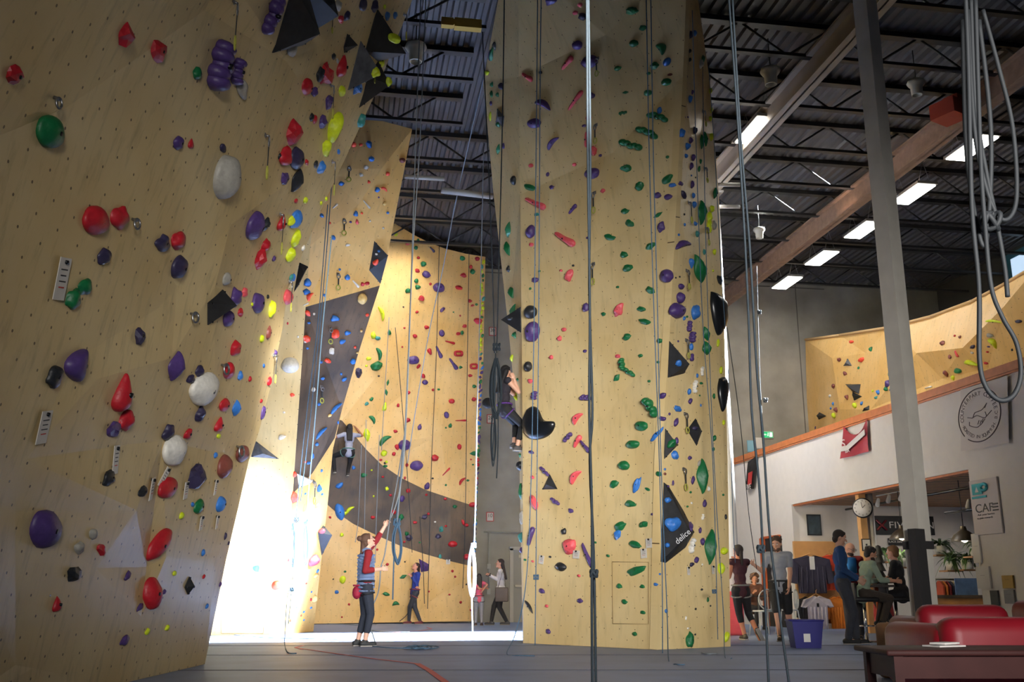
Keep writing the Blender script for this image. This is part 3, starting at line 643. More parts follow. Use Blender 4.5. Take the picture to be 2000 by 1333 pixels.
841 555 6 6 0 t R;859 562 22 19 0 s U;897 562 14 8 -10 r R;798 568 12 10 0 b G;824 583 11 11 0 r R;918 588 8 7 0 b R;923 597 8 4 20 b R;931 595 6 6 0 b G
865 605 12 7 45 b U;815 610 7 6 0 b R;886 610 4 3 0 t G;899 617 4 4 0 t R;935 627 17 12 -15 r R;908 637 10 8 20 r R;834 640 10 8 0 b R;864 651 14 11 90 s U
896 652 9 7 0 b R;903 650 9 7 60 b G;811 657 8 8 0 b R;880 669 20 8 -15 p R;896 691 18 12 0 j R;858 688 26 12 -65 p U;840 687 13 8 -70 b R;886 711 28 13 -55 p U
926 716 16 12 0 j R;809 704 22 17 0 s U;818 716 10 6 50 b R;900 718 7 7 0 b G;919 734 8 6 0 b R;827 735 10 8 90 b R;831 747 12 10 -10 s U;927 755 8 7 0 b G
927 780 9 8 0 b R;883 784 12 10 0 s R;873 811 14 10 -75 s U;901 822 22 6 0 p R;846 762 6 6 0 t R;857 761 6 5 0 t G;880 832 10 7 80 b G;871 836 4 4 0 t G
798 767 8 7 0 b R;778 792 8 6 90 b R;820 835 12 8 80 b U;797 821 10 9 0 b R;773 843 8 7 0 b R;741 692 26 13 -80 c G;737 715 22 16 30 b G;758 748 14 5 78 l G
755 767 14 6 -85 l G;726 780 9 6 55 b G;717 789 9 8 0 r T;728 820 19 12 -58 c G;753 860 28 16 38 c G;792 870 24 21 0 s U;776 874 12 8 -70 b R;770 887 8 7 50 b R
815 910 25 20 0 s U;850 895 15 13 0 s R;898 873 11 9 90 s R;927 886 20 9 0 l G;872 922 20 6 45 p R;903 940 18 9 50 c R;914 939 6 5 0 b G;871 948 5 5 0 t G
920 898 4 4 0 t R;924 908 5 4 0 t G;795 909 8 6 90 b R;751 886 13 12 0 b Y;717 850 24 11 -80 b Y;752 795 18 7 80 b Y;730 655 14 9 90 b Y;746 613 30 12 -75 c Y
739 661 10 8 0 b T;761 650 11 7 90 b G;721 701 10 7 0 b Y;716 715 6 5 0 t Y;744 899 7 6 0 t R;753 911 8 6 0 b G;755 903 7 7 0 b Y;711 929 12 9 0 b G
726 919 5 4 30 t Y;691 914 8 8 0 b B;664 949 16 10 35 b B;748 932 6 5 0 t R;791 934 7 5 90 t R;756 955 8 7 90 b Y;798 959 9 9 0 s R;730 970 5 4 90 t Y
763 968 7 6 0 b R;786 974 14 10 80 b U;835 950 14 11 70 b U;833 967 6 5 0 t R;870 975 7 6 0 t R;889 990 8 7 0 b G;924 986 15 10 0 s R;665 1000 34 17 -75 s B
684 996 20 11 40 c Y;675 1003 12 7 10 b Y;770 1001 9 9 0 b R;784 1010 13 10 80 b G;729 1011 8 7 0 b R;830 1010 12 9 10 r V;837 1004 7 6 0 t R;811 1021 8 6 0 b R
871 1028 6 5 0 t R;862 1034 12 8 90 r T;905 1021 12 6 -70 b R;911 1026 10 7 -30 b R;856 1048 11 10 0 r V;795 1043 8 8 0 b G;799 1051 13 12 0 r V;790 1059 6 5 0 t R
885 1063 17 12 0 s R;860 1087 9 7 90 r T;912 1088 13 12 0 s R;737 1074 5 5 0 t R;791 1098 4 4 0 t D;757 1103 7 6 0 b R;750 1108 12 6 -10 b G;788 1127 16 8 22 l G
755 1161 14 7 -20 b G;774 1180 14 12 0 c G;658 1157 8 7 0 b B;670 1133 16 12 80 s Y;668 1045 8 7 90 b Y;682 1181 5 5 0 t R;668 1206 4 4 0 t R;884 1116 6 6 0 t R
889 1127 5 5 0 t R;838 1156 4 4 0 t R;878 1162 5 4 0 t R;900 1177 6 6 0 t R;920 1192 6 5 0 t R;911 1142 4 4 0 t D;651 1132 4 3 60 t D;645 1011 6 5 -40 t R;674 1117 6 5 0 t G
701 728 20 12 85 r V;820 1060 5 4 0 t G;850 1020 5 4 0 t W;845 935 5 4 0 t D;788 600 4 3 0 t D;790 641 5 4 0 t R;786 678 4 4 0 t R;740 735 5 4 0 t D;752 905 6 5 0 t D
U
1662 668 13 6 0 b O;1700 682 9 6 0 b G;1638 703 8 8 0 b N;1681 703 12 9 35 r O;1676 719 6 5 90 t G;1649 730 8 8 0 b N;1738 730 12 11 -30 b G;1732 749 14 8 0 b U;1729 760 9 8 80 b G
1740 763 9 6 -20 b U;1714 766 8 8 0 b B;1710 777 8 7 45 r T;1704 764 6 4 30 t Y;1627 755 8 8 0 b N;1653 776 8 8 0 b N;1620 774 7 6 0 b W;1626 789 7 6 0 b B;1682 788 7 6 -20 b B
1668 792 9 9 0 s Y;1622 798 6 4 -20 t B;1632 801 9 8 0 b N;1627 812 9 9 0 s Y;1592 836 5 4 0 t U;1840 670 10 9 90 b N;1864 656 5 5 0 t R;1874 658 7 6 0 b N;1899 678 8 7 60 b V
1898 690 6 5 0 b W;1867 692 15 6 -32 p K;1854 698 8 8 0 b N;1894 711 22 14 -20 c Y;1925 710 7 6 0 b R;1846 730 10 9 0 b N;1869 726 14 12 30 s G;1860 738 9 6 90 b Y;1812 757 14 7 42 p W
1940 629 24 8 -12 c Y;1938 672 24 11 -55 c Y;1932 656 10 9 0 b L;1930 678 5 4 0 t U;1928 688 5 4 0 t R;1989 628 9 7 0 b V;1976 684 5 4 0 t D
"""

# ================================================================ CLIMBING HOLDS
HC = {'R': ('red', (176, 28, 40)), 'K': ('pink', (216, 84, 92)), 'U': ('purple', (76, 54, 112)), 'G': ('green', (16, 104, 58)), 'B': ('blue', (52, 116, 196)),
      'Y': ('lime yellow', (206, 222, 36)), 'W': ('white', (228, 224, 214)), 'L': ('grey', (164, 160, 150)), 'D': ('black', (34, 36, 40)), 'V': ('dark violet', (50, 44, 72)),
      'O': ('orange red', (226, 74, 48)), 'N': ('brown', (120, 62, 54)), 'T': ('teal', (54, 132, 128)), 'C': ('cream', (226, 190, 120))}
HM = {k: mat('hold_' + v[0].replace(' ', '_'), v[1], .46, noise_amt=.16, nscale=22, bump=.25) for k, v in HC.items()}
BOLT = mat('bolt', (40, 40, 42), .35, .8)
SHAPE = {'b': 'lumpy', 's': 'round', 'r': 'angular', 'p': 'pinched', 'c': 'curved', 'k': 'knobbly', 't': 'chip', 'j': 'ring-shaped', 'l': 'leaf-shaped', 'd': 'teardrop'}
WN = {'L': 'left wall', 'PF': 'pillar front', 'PR': "pillar's right side", 'PL': "pillar's left edge", 'A': 'brown-banded wall', 'A2': 'sunlit wall', 'B': 'back wall', 'U': 'balcony wall'}
def tangent(n, a):
    """direction in the wall plane that appears at image angle a"""
    c, s = math.cos(math.radians(a)), math.sin(math.radians(a))
    e1 = (RT - n * n.dot(RT)).normalized(); e2 = n.cross(e1)
    a11, a21, a12, a22 = e1.dot(RT), e1.dot(UPC), e2.dot(RT), e2.dot(UPC); det = a11 * a22 - a12 * a21
    if abs(det) < .12: e = RT * c + UPC * s; return (e - n * n.dot(e)).normalized()
    return (e1 * ((c * a22 - s * a12) / det) + e2 * ((a11 * s - a21 * c) / det)).normalized()
# ---------------------------------------------------------------- volumes: black plywood pyramids bolted to the walls
vol_m = mat('volume_black', (30, 31, 34), .6, noise_amt=.5, nscale=9, bump=.2)
vol_g = mat('volume_grey', (84, 86, 92), .6, noise_amt=.45, nscale=9)
vol_w = mat('volume_white', (226, 222, 214), .5, noise_amt=.05)
chalk = mat('chalk_mark', (196, 196, 198), .9)
def volume(key, poly, apex, hgt, label, m=vol_m, mark=None):
    P = [hit(key, *q) for q in poly]; c = sum((a for a, _ in P), Vector()) / len(P); pa, n = hit(key, *apex)
    size = max((a - c).length for a, _ in P); hh = size * hgt
    ap = pa + n * hh; vs = [a + n * .01 for a, _ in P] + [a - n * .05 for a, _ in P] + [ap]; k = len(P)
    fs = [(i, (i + 1) % k, 2 * k) for i in range(k)] + [(i, k + i, k + (i + 1) % k, (i + 1) % k) for i in range(k)] + [tuple(range(2 * k - 1, k - 1, -1))]
    mb_ = MB(); mb_.add(vs, fs); o = mb_.build('wall_volume', m, origin=c)
    WALLS[key].setdefault('extra', []).append(BVHTree.FromPolygons([tuple(v) for v in vs], fs[:k]))
    tag(o, label, 'volume', 'wall volumes')
    # bolts at the corners
    for a, _ in P:
        bb = MB(); q = a + (ap - a) * .16; bb.tube([q, q + n * .012], .012, 8); bb.build('bolt', BOLT, o)
    if mark:
        a = vs[mark[0]]; b = vs[(mark[0] + 1) % k]; fc = (a + b + ap) / 3; ex = (b - a).normalized()
        fn = (b - a).cross(ap - a).normalized(); fn = fn if fn.dot(EYE - fc) > 0 else -fn
        if ex.dot(RT) < 0: ex = -ex
        ey = fn.cross(ex); tm = MB(); add_text(tm, mark[1], (b - a).length * mark[2], fc + fn * .006, ex, ey)
        tm.build('chalk_logo', chalk, o)
    return o
volume('L', [(531, 103), (572, -30), (596, -30), (608, 70), (590, 88)], (582, 50), .45, 'big black volume hanging at the top of the left wall')
volume('L', [(600, -30), (645, -30), (650, 22), (607, 62)], (618, 15), .45, 'black volume at the top edge of frame beside a bigger one')
volume('L', [(737, 18), (770, 97), (738, 120), (713, 100)], (748, 92), .45, 'black kite volume near the upper rim of the left wall')
volume('L', [(704, 80), (726, 150), (708, 162), (679, 176)], (712, 135), .45, 'worn grey-black volume left of the black kite volume', vol_g)
volume('L', [(738, 120), (765, 172), (701, 210), (718, 150)], (742, 160), .45, 'black volume hanging lowest on the upper rim of the left wall')
volume('L', [(678, 66), (685, 78), (688, 92), (672, 103), (671, 92)], (684, 84), .5, 'small jagged black volume high on the left wall', vol_m)
volume('L', [(405, 635), (405, 592), (434, 566), (447, 598)], (430, 592), .45, 'black volume with chalky scrawl in the middle of the left wall', vol_m, (2, 'S', .45))
volume('L', [(369, 1127), (378, 1147), (366, 1162), (360, 1148)], (368, 1143), .4, 'small black diamond volume low on the left wall')
volume('A', [(731, 471), (757, 498), (746, 554), (721, 528)], (752, 497), .4, 'black volume with red hold on the warm wall, upper right')
volume('A2', [(585, 513), (602, 521), (582, 560), (574, 571)], (595, 535), .4, 'narrow black triangle volume beside the left wall rim')
volume('A2', [(500, 862), (545, 897), (490, 893)], (515, 885), .45, 'flat dark grey triangle volume above the sunlit wall', vol_g)
volume('A', [(580, 926), (612, 938), (604, 946), (584, 953)], (598, 938), .4, 'white angular volume at the foot of the brown band', vol_w)
volume('A', [(631, 1027), (641, 1041), (628, 1085), (621, 1041)], (632, 1042), .45, 'speckled black kite volume with a pink hold, low on the warm wall')
volume('PF', [(1060, 957), (1089, 956), (1074, 927)], (1074, 948), .45, 'small black triangle volume low on the pillar front', vol_m)
volume('PR', [(1307, 667), (1338, 703), (1335, 730), (1304, 738)], (1328, 712), .45, 'black volume halfway up the right side of the pillar')
volume('PR', [(1358, 818), (1370, 843), (1360, 871), (1342, 840)], (1357, 843), .45, 'black diamond volume on the right side of the pillar')
volume('PR', [(1299, 838), (1323, 870), (1297, 897)], (1310, 868), .45, 'black triangle volume with a green hold on the pillar corner')
volume('PR', [(1296, 943), (1305, 950), (1335, 1000), (1355, 1040), (1338, 1070), (1300, 1100), (1290, 1098)], (1330, 1040), .26, 'largest black volume on the pillar with white lettering', vol_m)
volume('PL', [(1017, 600), (996, 625), (1018, 650)], (1010, 625), .45, 'black triangle volume on the left edge of the pillar')
volume('PL', [(972, 212), (985, 228), (983, 248), (969, 240)], (980, 228), .4, 'chalky grey volume high on the left edge of the pillar', vol_g)
volume('B', [(818, 1092), (838, 1103), (836, 1116), (822, 1118)], (829, 1106), .4, 'purple triangular volume above the woman in blue', HM['U'])
volume('U', [(1656, 701), (1664, 715), (1648, 715)], (1656, 710), .4, 'small grey triangle volume on the balcony wall', vol_g)
volume('U', [(1652, 751), (1681, 751), (1678, 770), (1666, 766)], (1670, 758), .45, 'black double volume in the middle of the balcony wall')
volume('U', [(1666, 766), (1684, 775), (1669, 783)], (1674, 774), .45, 'black volume just under the double one on the balcony wall')
volume('U', [(1601, 806), (1614, 813), (1600, 820)], (1605, 813), .4, 'black triangle volume at the lower left of the balcony wall')
volume('U', [(1698, 793), (1698, 801), (1685, 804)], (1694, 799), .4, 'black volume just above the balcony rail')
bigv = [q for q in bpy.data.objects if q.get('label', '').startswith('largest black volume')][0]
pv, nv = hit('PR', 1333, 1049, True); ex = tangent(nv, 34); tm = MB(); add_text(tm, 'delice', .13, pv + nv * .01, ex, nv.cross(ex)); tm.build('volume_lettering', mat('lettering_white', (214, 214, 216), .7), bigv)
def hold_geo(kind, rng, big):
    """unit hold: x along, y across (both -1..1), z 0..1 away from the wall"""
    sub = 3 if big > 16 else 2 if big > 7 else 1
    if kind == 'r': sub = 2 if big > 10 else 1
    bm = bmesh.new(); sd = rng.random() * 100
    if kind == 'k':
        vs = []; fs = []; n = 5 if big > 14 else 4
        bend = rng.uniform(-.5, .5)
        for i in range(n):
            t = -0.72 + 1.44 * i / (n - 1)
            b2 = bmesh.new(); bmesh.ops.create_icosphere(b2, subdivisions=2, radius=1); b2.verts.index_update(); o = len(vs)
            cy = bend * (t * t - .4) + (.12 if i % 2 else -.12); rr = rng.uniform(.9, 1.1)
            for v in b2.verts: vs.append(Vector((t + v.co.x * .36 * rr, cy + v.co.y * .62 * rr, max(v.co.z, -.15) * .85 * rr + .1)))
            fs += [[v.index + o for v in f.verts] for f in b2.faces]; b2.free()
        bm.free(); return vs, fs, True
    if kind == 'j':
        vs = []; fs = []; n, m_ = 18, 8
        for i in range(n):
            a = 2 * math.pi * i / n; sx = abs(math.cos(a)) ** .6 * math.copysign(1, math.cos(a)); sy = abs(math.sin(a)) ** .6 * math.copysign(1, math.sin(a))
            for j in range(m_):
                b = 2 * math.pi * j / m_; r = .26
                vs.append(Vector((sx * (.74 + r * math.cos(b)), sy * (.66 + r * 1.2 * math.cos(b)), .35 + .5 * math.sin(b))))
        for i in range(n):
            for j in range(m_): fs.append((i * m_ + j, ((i + 1) % n) * m_ + j, ((i + 1) % n) * m_ + (j + 1) % m_, i * m_ + (j + 1) % m_))
        bm.free(); return vs, fs, True
    bmesh.ops.create_icosphere(bm, subdivisions=sub, radius=1)
    for v in bm.verts:
        p = v.co; x, y, z = p
        amp = {'s': .13, 'b': .22, 'r': .3, 't': .2, 'p': .08, 'c': .08, 'l': .07, 'd': .08}[kind]
        nz = noise.noise(Vector((x * 1.3 + sd, y * 1.3, z * 1.3))) * amp * (1.6 if kind in 'br' else 1)
        s = 1 + nz
        if kind == 'p': y *= .42 + .55 * x * x + .30 * x; z *= .8 + .25 * x * x
        elif kind == 'c': y = y * .62 * (1 - .25 * x) - .62 * x * x + .3
        elif kind == 'l': y *= max(.12, 1 - abs(x) ** 1.7); z *= max(.3, 1 - .8 * abs(y)) * (1 - .35 * abs(x))
        elif kind == 'd': y *= max(.15, .62 - .42 * x); z *= .75 - .35 * x
        elif kind == 'b': y *= 1 - .22 * x; z *= 1 + .25 * y
        elif kind == 's': z *= .9 + .12 * y
        if kind in 'bs' and big > 12 and z > .3 and y > .1: z -= .22 * (y - .1)   # scooped grip edge
        z = z if z > -.1 else -.1
        v.co = Vector((x * s, y * s, (z + .05) * s))
    bm.verts.index_update()
    vs = [v.co.copy() for v in bm.verts]; fs = [[v.index for v in f.verts] for f in bm.faces]; bm.free()
    return vs, fs, kind != 'r'
HOLDS = []
def parse(txt):
    key = None
    for line in txt.strip().splitlines():
        line = line.strip()
        if line in WN: key = line; continue
        for s in line.split(';'):
            f = s.split()
            if len(f) == 7: HOLDS.append(dict(w=key, x=float(f[0]), y=float(f[1]), a=float(f[2]), b=float(f[3]), ang=float(f[4]), k=f[5], c=f[6]))
parse(HOLD_DATA)
# the narrow lit rim of the back wall: a dense column of little holds
rr = random.Random(11)
for i in range(64):
    y = 512 + i * 9.0; x = 944 - (y - 500) * .014
    c = rr.choice('YYYYTG') if y < 700 else rr.choice('UUBG') if y < 860 else rr.choice('GDRU') if y < 950 else rr.choice('BBGVT')
    HOLDS.append(dict(w='B', x=x + rr.uniform(-3, 2), y=y, a=rr.uniform(6, 11), b=rr.uniform(4, 7), ang=rr.uniform(40, 130), k='t', c=c))
def place(h):
    p, n = hit(h['w'], h['x'], h['y'], True); d = (p - EYE).dot(FWD)
    big = max(h['a'], h['b']); rng = random.Random(int(h['x'] * 31 + h['y'] * 17))
    t = tangent(n, h['ang']); b = n.cross(t)
    def scr(v): return math.hypot(v.dot(RT), v.dot(UPC))
    va, vb = scr(t), scr(b); ph = d / F
    mn = .45 if h['w'] == 'L' else .62; la = h['a'] * ph / max(va, mn); lb = h['b'] * ph / max(vb, mn)
    out = ((.62 if h['k'] in 'sk' else .5) if h['w'] != 'L' else (.42 if h['k'] in 'sk' else .38)) * min(la, lb)
    sh = n * out * .42
    px = h['x'] - F * sh.dot(RT) / d; py = h['y'] + F * sh.dot(UPC) / d
    p, n = hit(h['w'], px, py, True); t = tangent(n, h['ang']); b = n.cross(t)
    if b.dot(UPC) < 0 and h['k'] != 'c': b = b
    vs, fs, sm = hold_geo(h['k'], rng, big)
    q = [t * (v.x * la / 2) + b * (v.y * lb / 2) + n * (v.z * out) for v in vs]
    return p, n, t, b, la, lb, out, q, fs, sm
for h in HOLDS: h['area'] = h['a'] * h['b']
order = sorted(HOLDS, key=lambda h: -h['area'])
BIG = order[:300]; SMALL = order[300:]
def size_word(h):
    s = max(h['a'], h['b'])
    return 'large' if s >= 40 else 'mid-sized' if s >= 24 else 'small' if s >= 13 else 'tiny'
def cname(h): return HC[h['c']][0] + ' ' + SHAPE[h['k']]
def direction(h, g):
    dx, dy = h['x'] - g['x'], h['y'] - g['y']
    if abs(dy) > 2.2 * abs(dx): return 'below' if dy > 0 else 'above'
    if abs(dx) > 2.2 * abs(dy): return 'right of' if dx > 0 else 'left of'
    return ('lower' if dy > 0 else 'upper') + (' right of' if dx > 0 else ' left of')
LABELS = set()
def label_for(h, noun='hold'):
    # nearest bigger or contrasting neighbours on the same wall name the spot
    near = sorted((g for g in BIG if g is not h and g['w'] == h['w']), key=lambda g: math.hypot(g['x'] - h['x'], g['y'] - h['y']))[:9]
    ys = [g['y'] for g in BIG if g['w'] == h['w']]; t_ = (h['y'] - min(ys)) / max(max(ys) - min(ys), 1)
    pos = ('high on' if t_ < .33 else 'midway up' if t_ < .66 else 'low on')
    base = size_word(h) + ' ' + cname(h) + ' ' + noun + ' ' + pos + ' the ' + WN[h['w']]; short = base.replace(pos, 'on')
    ranked = sorted(near, key=lambda g: math.hypot(g['x'] - h['x'], g['y'] - h['y']) * (1.0 if g['c'] != h['c'] else 1.5) / (g['area'] ** .25))
    for g in ranked:
        l = base + ', ' + direction(h, g) + ' the ' + cname(g) + ' one'
        if len(l.split()) > 16: l = base + ', ' + direction(h, g) + ' a ' + HC[g['c']][0] + ' one'
        l = l.replace('chip hold', 'chip').replace('chip one', 'chip')
        if l not in LABELS and len(l.split()) <= 16: LABELS.add(l); return l
    for g in ranked:
        l = base + ', ' + direction(h, g) + ' the ' + size_word(g) + ' ' + HC[g['c']][0] + ' one'
        if l not in LABELS and len(l.split()) <= 16: LABELS.add(l); return l
    return base
for h in BIG:
    p, n, t, b, la, lb, out, q, fs, sm = place(h)
    me = bpy.data.meshes.new('climbing_hold'); me.from_pydata([tuple(v) for v in q], [], fs); me.update()
    o = link('climbing_hold', me, HM[h['c']], None, sm); o.location = p
    tag(o, label_for(h), 'climbing hold', 'climbing holds on the ' + WN[h['w']])
    if max(h['a'], h['b']) >= 22:
        m = MB(); zz = out * (.86 if h['k'] in 'sk' else .8); rb = max(min(la, lb) * .07, .012)
        m.tube([p + n * zz * .5, p + n * (zz + .012)], rb, 10)
        m.build('bolt', BOLT, o)
m = MB(); keys = sorted({h['c'] for h in SMALL})
for h in SMALL:
    p, n, t, b, la, lb, out, q, fs, sm = place(h)
    m.add([p + v for v in q], fs, keys.index(h['c']), sm)
o = m.build('small_climbing_holds', [HM[k] for k in keys])
tag(o, 'hundreds of tiny coloured foot chips scattered over the plywood walls', 'climbing holds', kind='stuff')

# big smooth black holds of the pillar
def blob(key, poly, hgt, label, m):
    P = [hit(key, *q) for q in poly]; c, n = hit(key, sum(q[0] for q in poly) / len(poly), sum(q[1] for q in poly) / len(poly))
    out = smoothpath([a for a, _ in P] + [P[0][0]], 5)[:-1]; k = len(out); size = sum((a - c).length for a in out) / k
    vs = []; rings = 7
    for r in range(rings):
        t = r / rings; f = math.cos(t * math.pi / 2) ** .55; z = math.sin(t * math.pi / 2) * size * hgt
        vs += [c + (a - c) * f + n * z for a in out]
    vs.append(c + n * size * hgt)
    fs = [(r * k + i, r * k + (i + 1) % k, (r + 1) * k + (i + 1) % k, (r + 1) * k + i) for r in range(rings - 1) for i in range(k)]
    fs += [((rings - 1) * k + i, (rings - 1) * k + (i + 1) % k, rings * k) for i in range(k)]
    mb_ = MB(); mb_.add(vs, fs, 0, True); o = mb_.build('climbing_hold', m, origin=c)
    tag(o, label, 'climbing hold'); 
    for i in range(0, k - 2, max(k // 3, 1)):
        bb = MB(); q = c + (out[i] - c) * .8 + n * size * hgt * .55; bb.tube([q, q + n * .02], .014, 8); bb.build('bolt', BOLT, o)
    return o
gloss = mat('black_gloss', (22, 24, 28), .28)
blob('PF', [(1030, 800), (1041, 794), (1052, 800), (1060, 818), (1068, 823), (1082, 824), (1084, 834), (1074, 850), (1054, 859), (1035, 857), (1023, 843), (1021, 822)], .34, 'huge glossy black kidney-shaped hold on the pillar front', gloss)
blob('PR', [(1388, 570), (1398, 574), (1414, 590), (1426, 608), (1428, 636), (1402, 656), (1392, 628), (1387, 595)], .4, 'huge black scooped hold on the right rim of the pillar', gloss)
blob('PR', [(1404, 740), (1414, 737), (1426, 748), (1428, 770), (1411, 805), (1403, 780), (1401, 758)], .4, 'glossy black pointed hold lower on the right rim of the pillar', gloss)

# ================================================================ QUICKDRAWS, TAGS AND ROPES
sling_m = mat('sling_dark', (40, 44, 46), .8); sling_y = mat('sling_yellow', (170, 168, 70), .8); metal = mat('bare_metal', (150, 150, 152), .3, .9)
def ringpts(c, n, t, u, w, h, k=14): return [c + t * (math.cos(2 * math.pi * i / k) * w) + u * (math.sin(2 * math.pi * i / k) * h) for i in range(k + 1)]
def quickdraw(key, x, y0, y1, label, s=1.0):
    p, n = hit(key, x, y0); d = (p - EYE).dot(FWD); L = (y1 - y0) * d / F * .98
    r = thing('quickdraw', p, label, 'quickdraw', 'quickdraws on the ' + WN[key])
    off = n * .05; t = UPZ.cross(n).normalized(); q0 = p + off; k = max(1, d / 12) * s
    m = MB(); m.box(p + n * .01, (.04 * k, .04 * k, .012), 0, 0, Matrix((t, UPZ, n)).transposed()); m.tube([p, q0], .012 * k, 8); m.build('hanger', metal, r)
    m = MB(); m.tube(ringpts(q0 - UPZ * L * .12, n, t, UPZ, .022 * k, L * .13), .006 * k, 6); m.build('carabiner', metal, r)
    m = MB(); m.box(q0 - UPZ * L * .48, (.016 * k, .006 * k, L * .46), math.atan2(t.y, t.x)); m.build('sling', sling_m, r)
    m = MB(); m.tube(ringpts(q0 - UPZ * L * .85, n, t, UPZ, .026 * k, L * .15), .007 * k, 6); m.build('carabiner', sling_y, r)
    return r
QD = [('L', 517, 264, 356, 'long quickdraw with a yellow clip, centre of the left wall'), ('L', 455, 2, 104, 'long chain of slings at the top of the left wall'),
      ('L', 645, 166, 236, 'quickdraw just left of the lime crescent hold'), ('L', 642, 28, 66, 'quickdraw hanging beneath the big black volume'), ('L', 546, 418, 500, 'quickdraw hanging in front of the red teardrop hold'),
      ('L', 648, 315, 384, 'quickdraw at the shiny spot on the left wall rim'), ('L', 788, 28, 82, 'quickdraw at the topmost rim of the left wall'), ('L', 564, 550, 610, 'quickdraw over the brown round hold at the rim'),
      ('L', 726, 128, 164, 'short quickdraw by the lime knob between black volumes'), ('L', 533, 694, 750, 'knotted quickdraw low on the rim of the left wall'),
      ('A', 682, 328, 358, 'topmost quickdraw on the brown-banded wall'), ('A', 672, 430, 462, 'second quickdraw from the top on the brown-banded wall'), ('A', 660, 536, 568, 'quickdraw just above the brown band'),
      ('A', 645, 641, 672, 'quickdraw beside the round orange hold on the brown band'), ('A', 627, 756, 788, 'lower quickdraw on the brown band'), ('A', 612, 942, 985, 'quickdraw right of the white angular volume'),
      ('PF', 1168, 114, 153, 'topmost quickdraw on the pillar front'), ('PF', 1165, 244, 284, 'second quickdraw from the top on the pillar front'), ('PF', 1162, 377, 421, 'third quickdraw from the top on the pillar front'),
      ('PF', 1160, 516, 560, 'lowest quickdraw on the pillar front'), ('PR', 1344, 396, 440, 'quickdraw just above the big purple curved hold'), ('PR', 1340, 529, 568, "quickdraw in the bright patch on the pillar's right side"),
      ('PR', 1339, 665, 702, 'quickdraw right of the black halfway volume'), ('PR', 1337, 809, 848, 'quickdraw left of the black diamond volume'), ('PR', 1378, 446, 482, 'quickdraw between the two green leaf holds'),
      ('PR', 1375, 329, 360, "quickdraw above the upper green leaf hold"), ('PR', 1334, 917, 960, "lowest quickdraw on the pillar's right side"), ('PR', 1372, 218, 250, "topmost quickdraw on the pillar's right side")]
for key, x, y0, y1, l in QD: quickdraw(key, x, y0, y1, l)
# bare hangers with a steel ring
for key, x, y, l in (('L', 105, 190, 'dark steel ring bolt on the crease at the upper left'), ('L', 372, 613, 'steel ring bolt left of the chalky black volume'), ('L', 432, 713, 'small steel ring bolt above the big white hold'),
                     ('L', 462, 872, 'small steel ring bolt above the brown round holds'), ('L', 258, 428, 'steel ring bolt at the end of the red hold')):
    p, n = hit(key, x, y); k = (p - EYE).length / 9; m = MB(); t = UPZ.cross(n).normalized()
    m.tube([p, p + n * .05 * k], .012, 8); m.tube(ringpts(p + n * .05 * k - UPZ * .03 * k, n, (t + n * .6).normalized(), UPZ, .03 * k, .045 * k), .009 * k, 8)
    tag(m.build('ring_bolt', metal, origin=p), l, 'ring bolt', 'ring bolts on the left wall')
# route tags
tagm = mat('tag_white', (206, 200, 190), .6); ink = mat('tag_ink', (50, 50, 56), .8); redink = mat('tag_red', (190, 60, 50), .8)
def tagcard(key, x, y, w, h, tilt, label, txt=None):
    p, n = hit(key, x, y); d = (p - EYE).dot(FWD); ey = tangent(n, 90 + tilt); ex = ey.cross(n)
    fx = max(math.hypot(ex.dot(RT), ex.dot(UPC)), .5); fy = max(math.hypot(ey.dot(RT), ey.dot(UPC)), .5)
    W_, H_ = w * d / F / fx, h * d / F / fy; M = Matrix((ex, ey, n)).transposed()
    m = MB(); m.box(p + n * .02, (W_, H_, .006), 0, 0, M); o = m.build('route_tag', tagm, origin=p)
    tag(o, label, 'route tag', 'route tags'); m = MB(); m.tube([p + ey * H_ * .4, p + ey * H_ * .4 + n * .04], .014, 8); m.build('bolt', BOLT, o)
    m = MB()
    for i, s in enumerate((.22, .08, -.06, -.2)): m.box(p + ey * H_ * s + n * .0245, (W_ * (.6 - .1 * (i % 2)), H_ * .03, .001), 0, 1 if i == 3 else 0, M)
    if txt: add_text(m, txt, W_ * .6, p + ey * H_ * .2 + n * .026, ex if ex.dot(RT) > 0 else -ex, ey)
    m.build('writing', [ink, redink], o)
for a in (('L', 116, 544, 22, 84, -20, 'long white route tag left of the green holds on the left wall'), ('L', 81, 834, 20, 66, -12, 'long white route tag low at far left'),
          ('L', 222, 898, 12, 56, -18, 'clear plastic route tag above the dark ring hold'), ('L', 293, 955, 10, 44, -22, 'thin plastic route tag beside the small black hold'), ('L', 317, 932, 8, 36, -20, 'thin plastic route tag left of the round red hold'),
          ('L', 360, 958, 10, 34, -15, 'thin plastic route tag left of the violet hold'), ('L', 390, 1022, 8, 28, -8, 'small plastic route tag under the green round hold'), ('L', 421, 1020, 7, 26, -8, 'small plastic route tag under the blue round hold'), ('L', 418, 952, 6, 30, -8, 'thin plastic route tag under the brown round hold'),
          ('PF', 1059, 1094, 9, 16, -8, 'small white tag left of the black dome hold on the pillar'), ('PF', 1127, 1084, 12, 15, -5, 'white tag beside the lower purple pinch on the pillar'),
          ('PF', 1269, 1062, 11, 17, 0, 'upper of two white tags right on the pillar front'), ('PF', 1259, 1082, 11, 17, 0, 'lower of two white tags right on the pillar front'),
          ('PR', 1343, 1116, 6, 15, 0, 'left white tag low on the side of the pillar'), ('PR', 1391, 1114, 6, 15, 0, 'right white tag low on the side of the pillar'),
          ('B', 875, 1098, 8, 9, 0, 'tiny white tag under the dark band on the back wall')): tagcard(*a)

